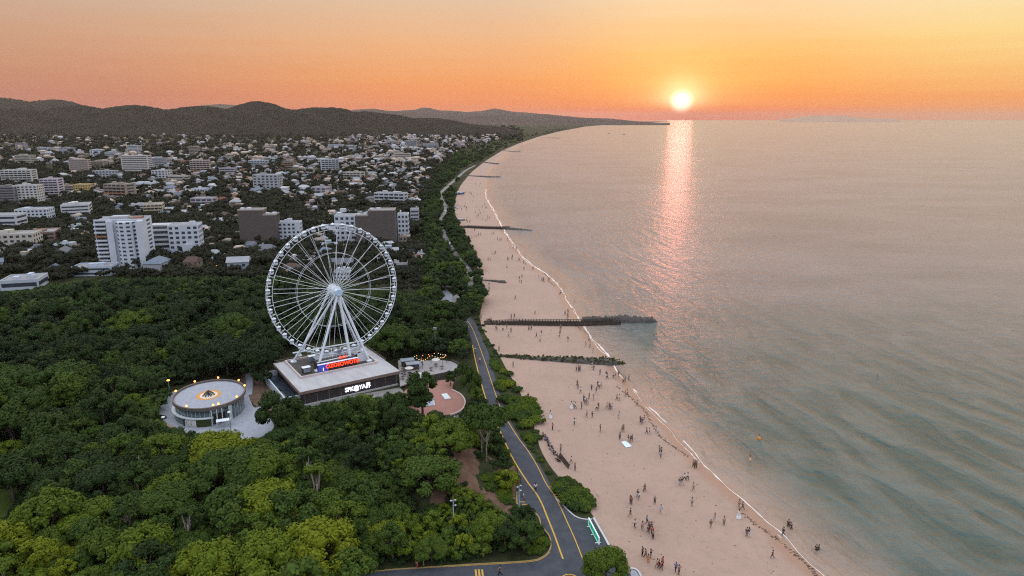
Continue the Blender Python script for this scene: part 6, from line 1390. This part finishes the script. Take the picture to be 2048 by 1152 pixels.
for px, py, c_, lab, r_ in ((1518, 879, (.75, .30, .04), 'orange buoy floating off the beach', .36), (1500, 922, (.70, .45, .25), 'small pale orange buoy nearer the shore', .26)):
    e_ = empty('buoy', P(px, py, 0), 0, lab, 'buoy'); MB().lathe([(0, -.2), (r_, -.05), (r_, .35), (r_ * .3, .8), (0, .95)], 14).build('float', mat('buoy_paint', c_), e_, smooth=True); MB().tube([(0, 0, .8), (0, 0, 1.4)], .05, 6).build('stem', M_dark, e_)
shp = [G(*q) for q in ((1242, 885), (1250, 882.5), (1256, 886), (1264, 893), (1252, 896), (1247, 890))]; cs = sum(shp, Vector()) / 6; N = 14; V = []; r1 = np.random.default_rng(8)
sheet = MB(); ring = shp
for k_ in range(4):
    for p in ring: q_ = cs.lerp(p, (k_ + 1) / 4); sheet.v.append((q_.x - cs.x, q_.y - cs.y, q_.z - cs.z + .06 + .12 * r1.random()))
sheet.v.append((0, 0, .2))
for j in range(6): sheet.f.append((24, j, (j + 1) % 6)); sheet.m.append(0)
for k_ in range(3):
    for j in range(6): sheet.f.append((k_ * 6 + j, (k_ + 1) * 6 + j, (k_ + 1) * 6 + (j + 1) % 6, k_ * 6 + (j + 1) % 6)); sheet.m.append(0)
props(sheet.build('ground_sheet', mat('white_sheet_cloth', (.68, .80, .84), (.60, .74, .78), 1.5, .7), None, cs), 'crumpled white sheet spread on the open sand', 'sheet')
nt_ = empty('net_fence', G(1118, 916), 0, 'dark leaning net fence at the lower end of the seated row', 'fence'); a, b_ = G(1117, 914), G(1136, 938); d_ = b_ - a; base = nt_.location
MB().add([tuple(a - base), tuple(b_ - base), tuple(b_ - base + Vector((.35, 0, .85))), tuple(a - base + Vector((.35, 0, .95)))], [(0, 1, 2, 3)]).add([tuple(a - base + Vector((.03, .03, 0))), tuple(b_ - base + Vector((.03, .03, 0))), tuple(b_ - base + Vector((.38, .03, .85))), tuple(a - base + Vector((.38, .03, .95)))], [(3, 2, 1, 0)]).build('netting', M_timber, nt_)
for i in range(6): p = a.lerp(b_, i / 5) - base; MB().tube([p, p + Vector((.4, 0, 1.1))], .05, 5).build('post', M_timber, nt_)
cl = []; rw_ = np.random.default_rng(12); V = []; Qd = []
for i in range(2600):
    y = rw_.uniform(70, 330)
    if rw_.random() < .72: x = float(xs(y)) - 2.4 + rw_.normal() * .22 + 1.2 * math.sin(y * .21) + .8 * math.sin(y * .07); s = rw_.uniform(.05, .16); ok = math.sin(y * .09) + .6 * math.sin(y * .23 + 2) > -.1
    else: x = rw_.uniform(float(xb(y)) + 2, float(xs(y)) - 3); s = rw_.uniform(.04, .13); ok = rw_.random() < .6
    if not ok: continue
    z = float(gz(x, y)) + .02; a = rw_.uniform(0, 3.1); o_ = len(V); c_, s_ = math.cos(a) * s * 2, math.sin(a) * s
    V += [(x - c_, y - s_, z), (x + s_, y - c_ * .5, z + .01), (x + c_, y + s_, z), (x - s_, y + c_ * .5, z + .05)]; Qd.append((o_, o_ + 1, o_ + 2, o_ + 3))
link(props(bpy.data.objects.new('beach_wrack', np_mesh('beach_wrack', np.array(V), np.array(Qd), mats=[mat('dry_seaweed', (.07, .05, .035), (.13, .09, .06), 2, .9)])), 'scattered dry seaweed and litter on the sand', kind='stuff'))

# ------------------------------------------------------------------ the evening air
hb = MB().box(-9500, 36000, -60, 31000, -9, 275)
hz = bpy.data.materials.new('evening_haze'); hz.use_nodes = True; t = hz.node_tree; t.nodes.remove(t.nodes['Principled BSDF'])
pv = t.nodes.new('ShaderNodeVolumePrincipled'); pv.inputs['Color'].default_value = (.98, .82, .72, 1); pv.inputs['Density'].default_value = 2.5e-5; pv.inputs['Anisotropy'].default_value = .2
t.links.new(pv.outputs[0], t.nodes['Material Output'].inputs['Volume'])
props(hb.build('haze', hz), kind='stuff')
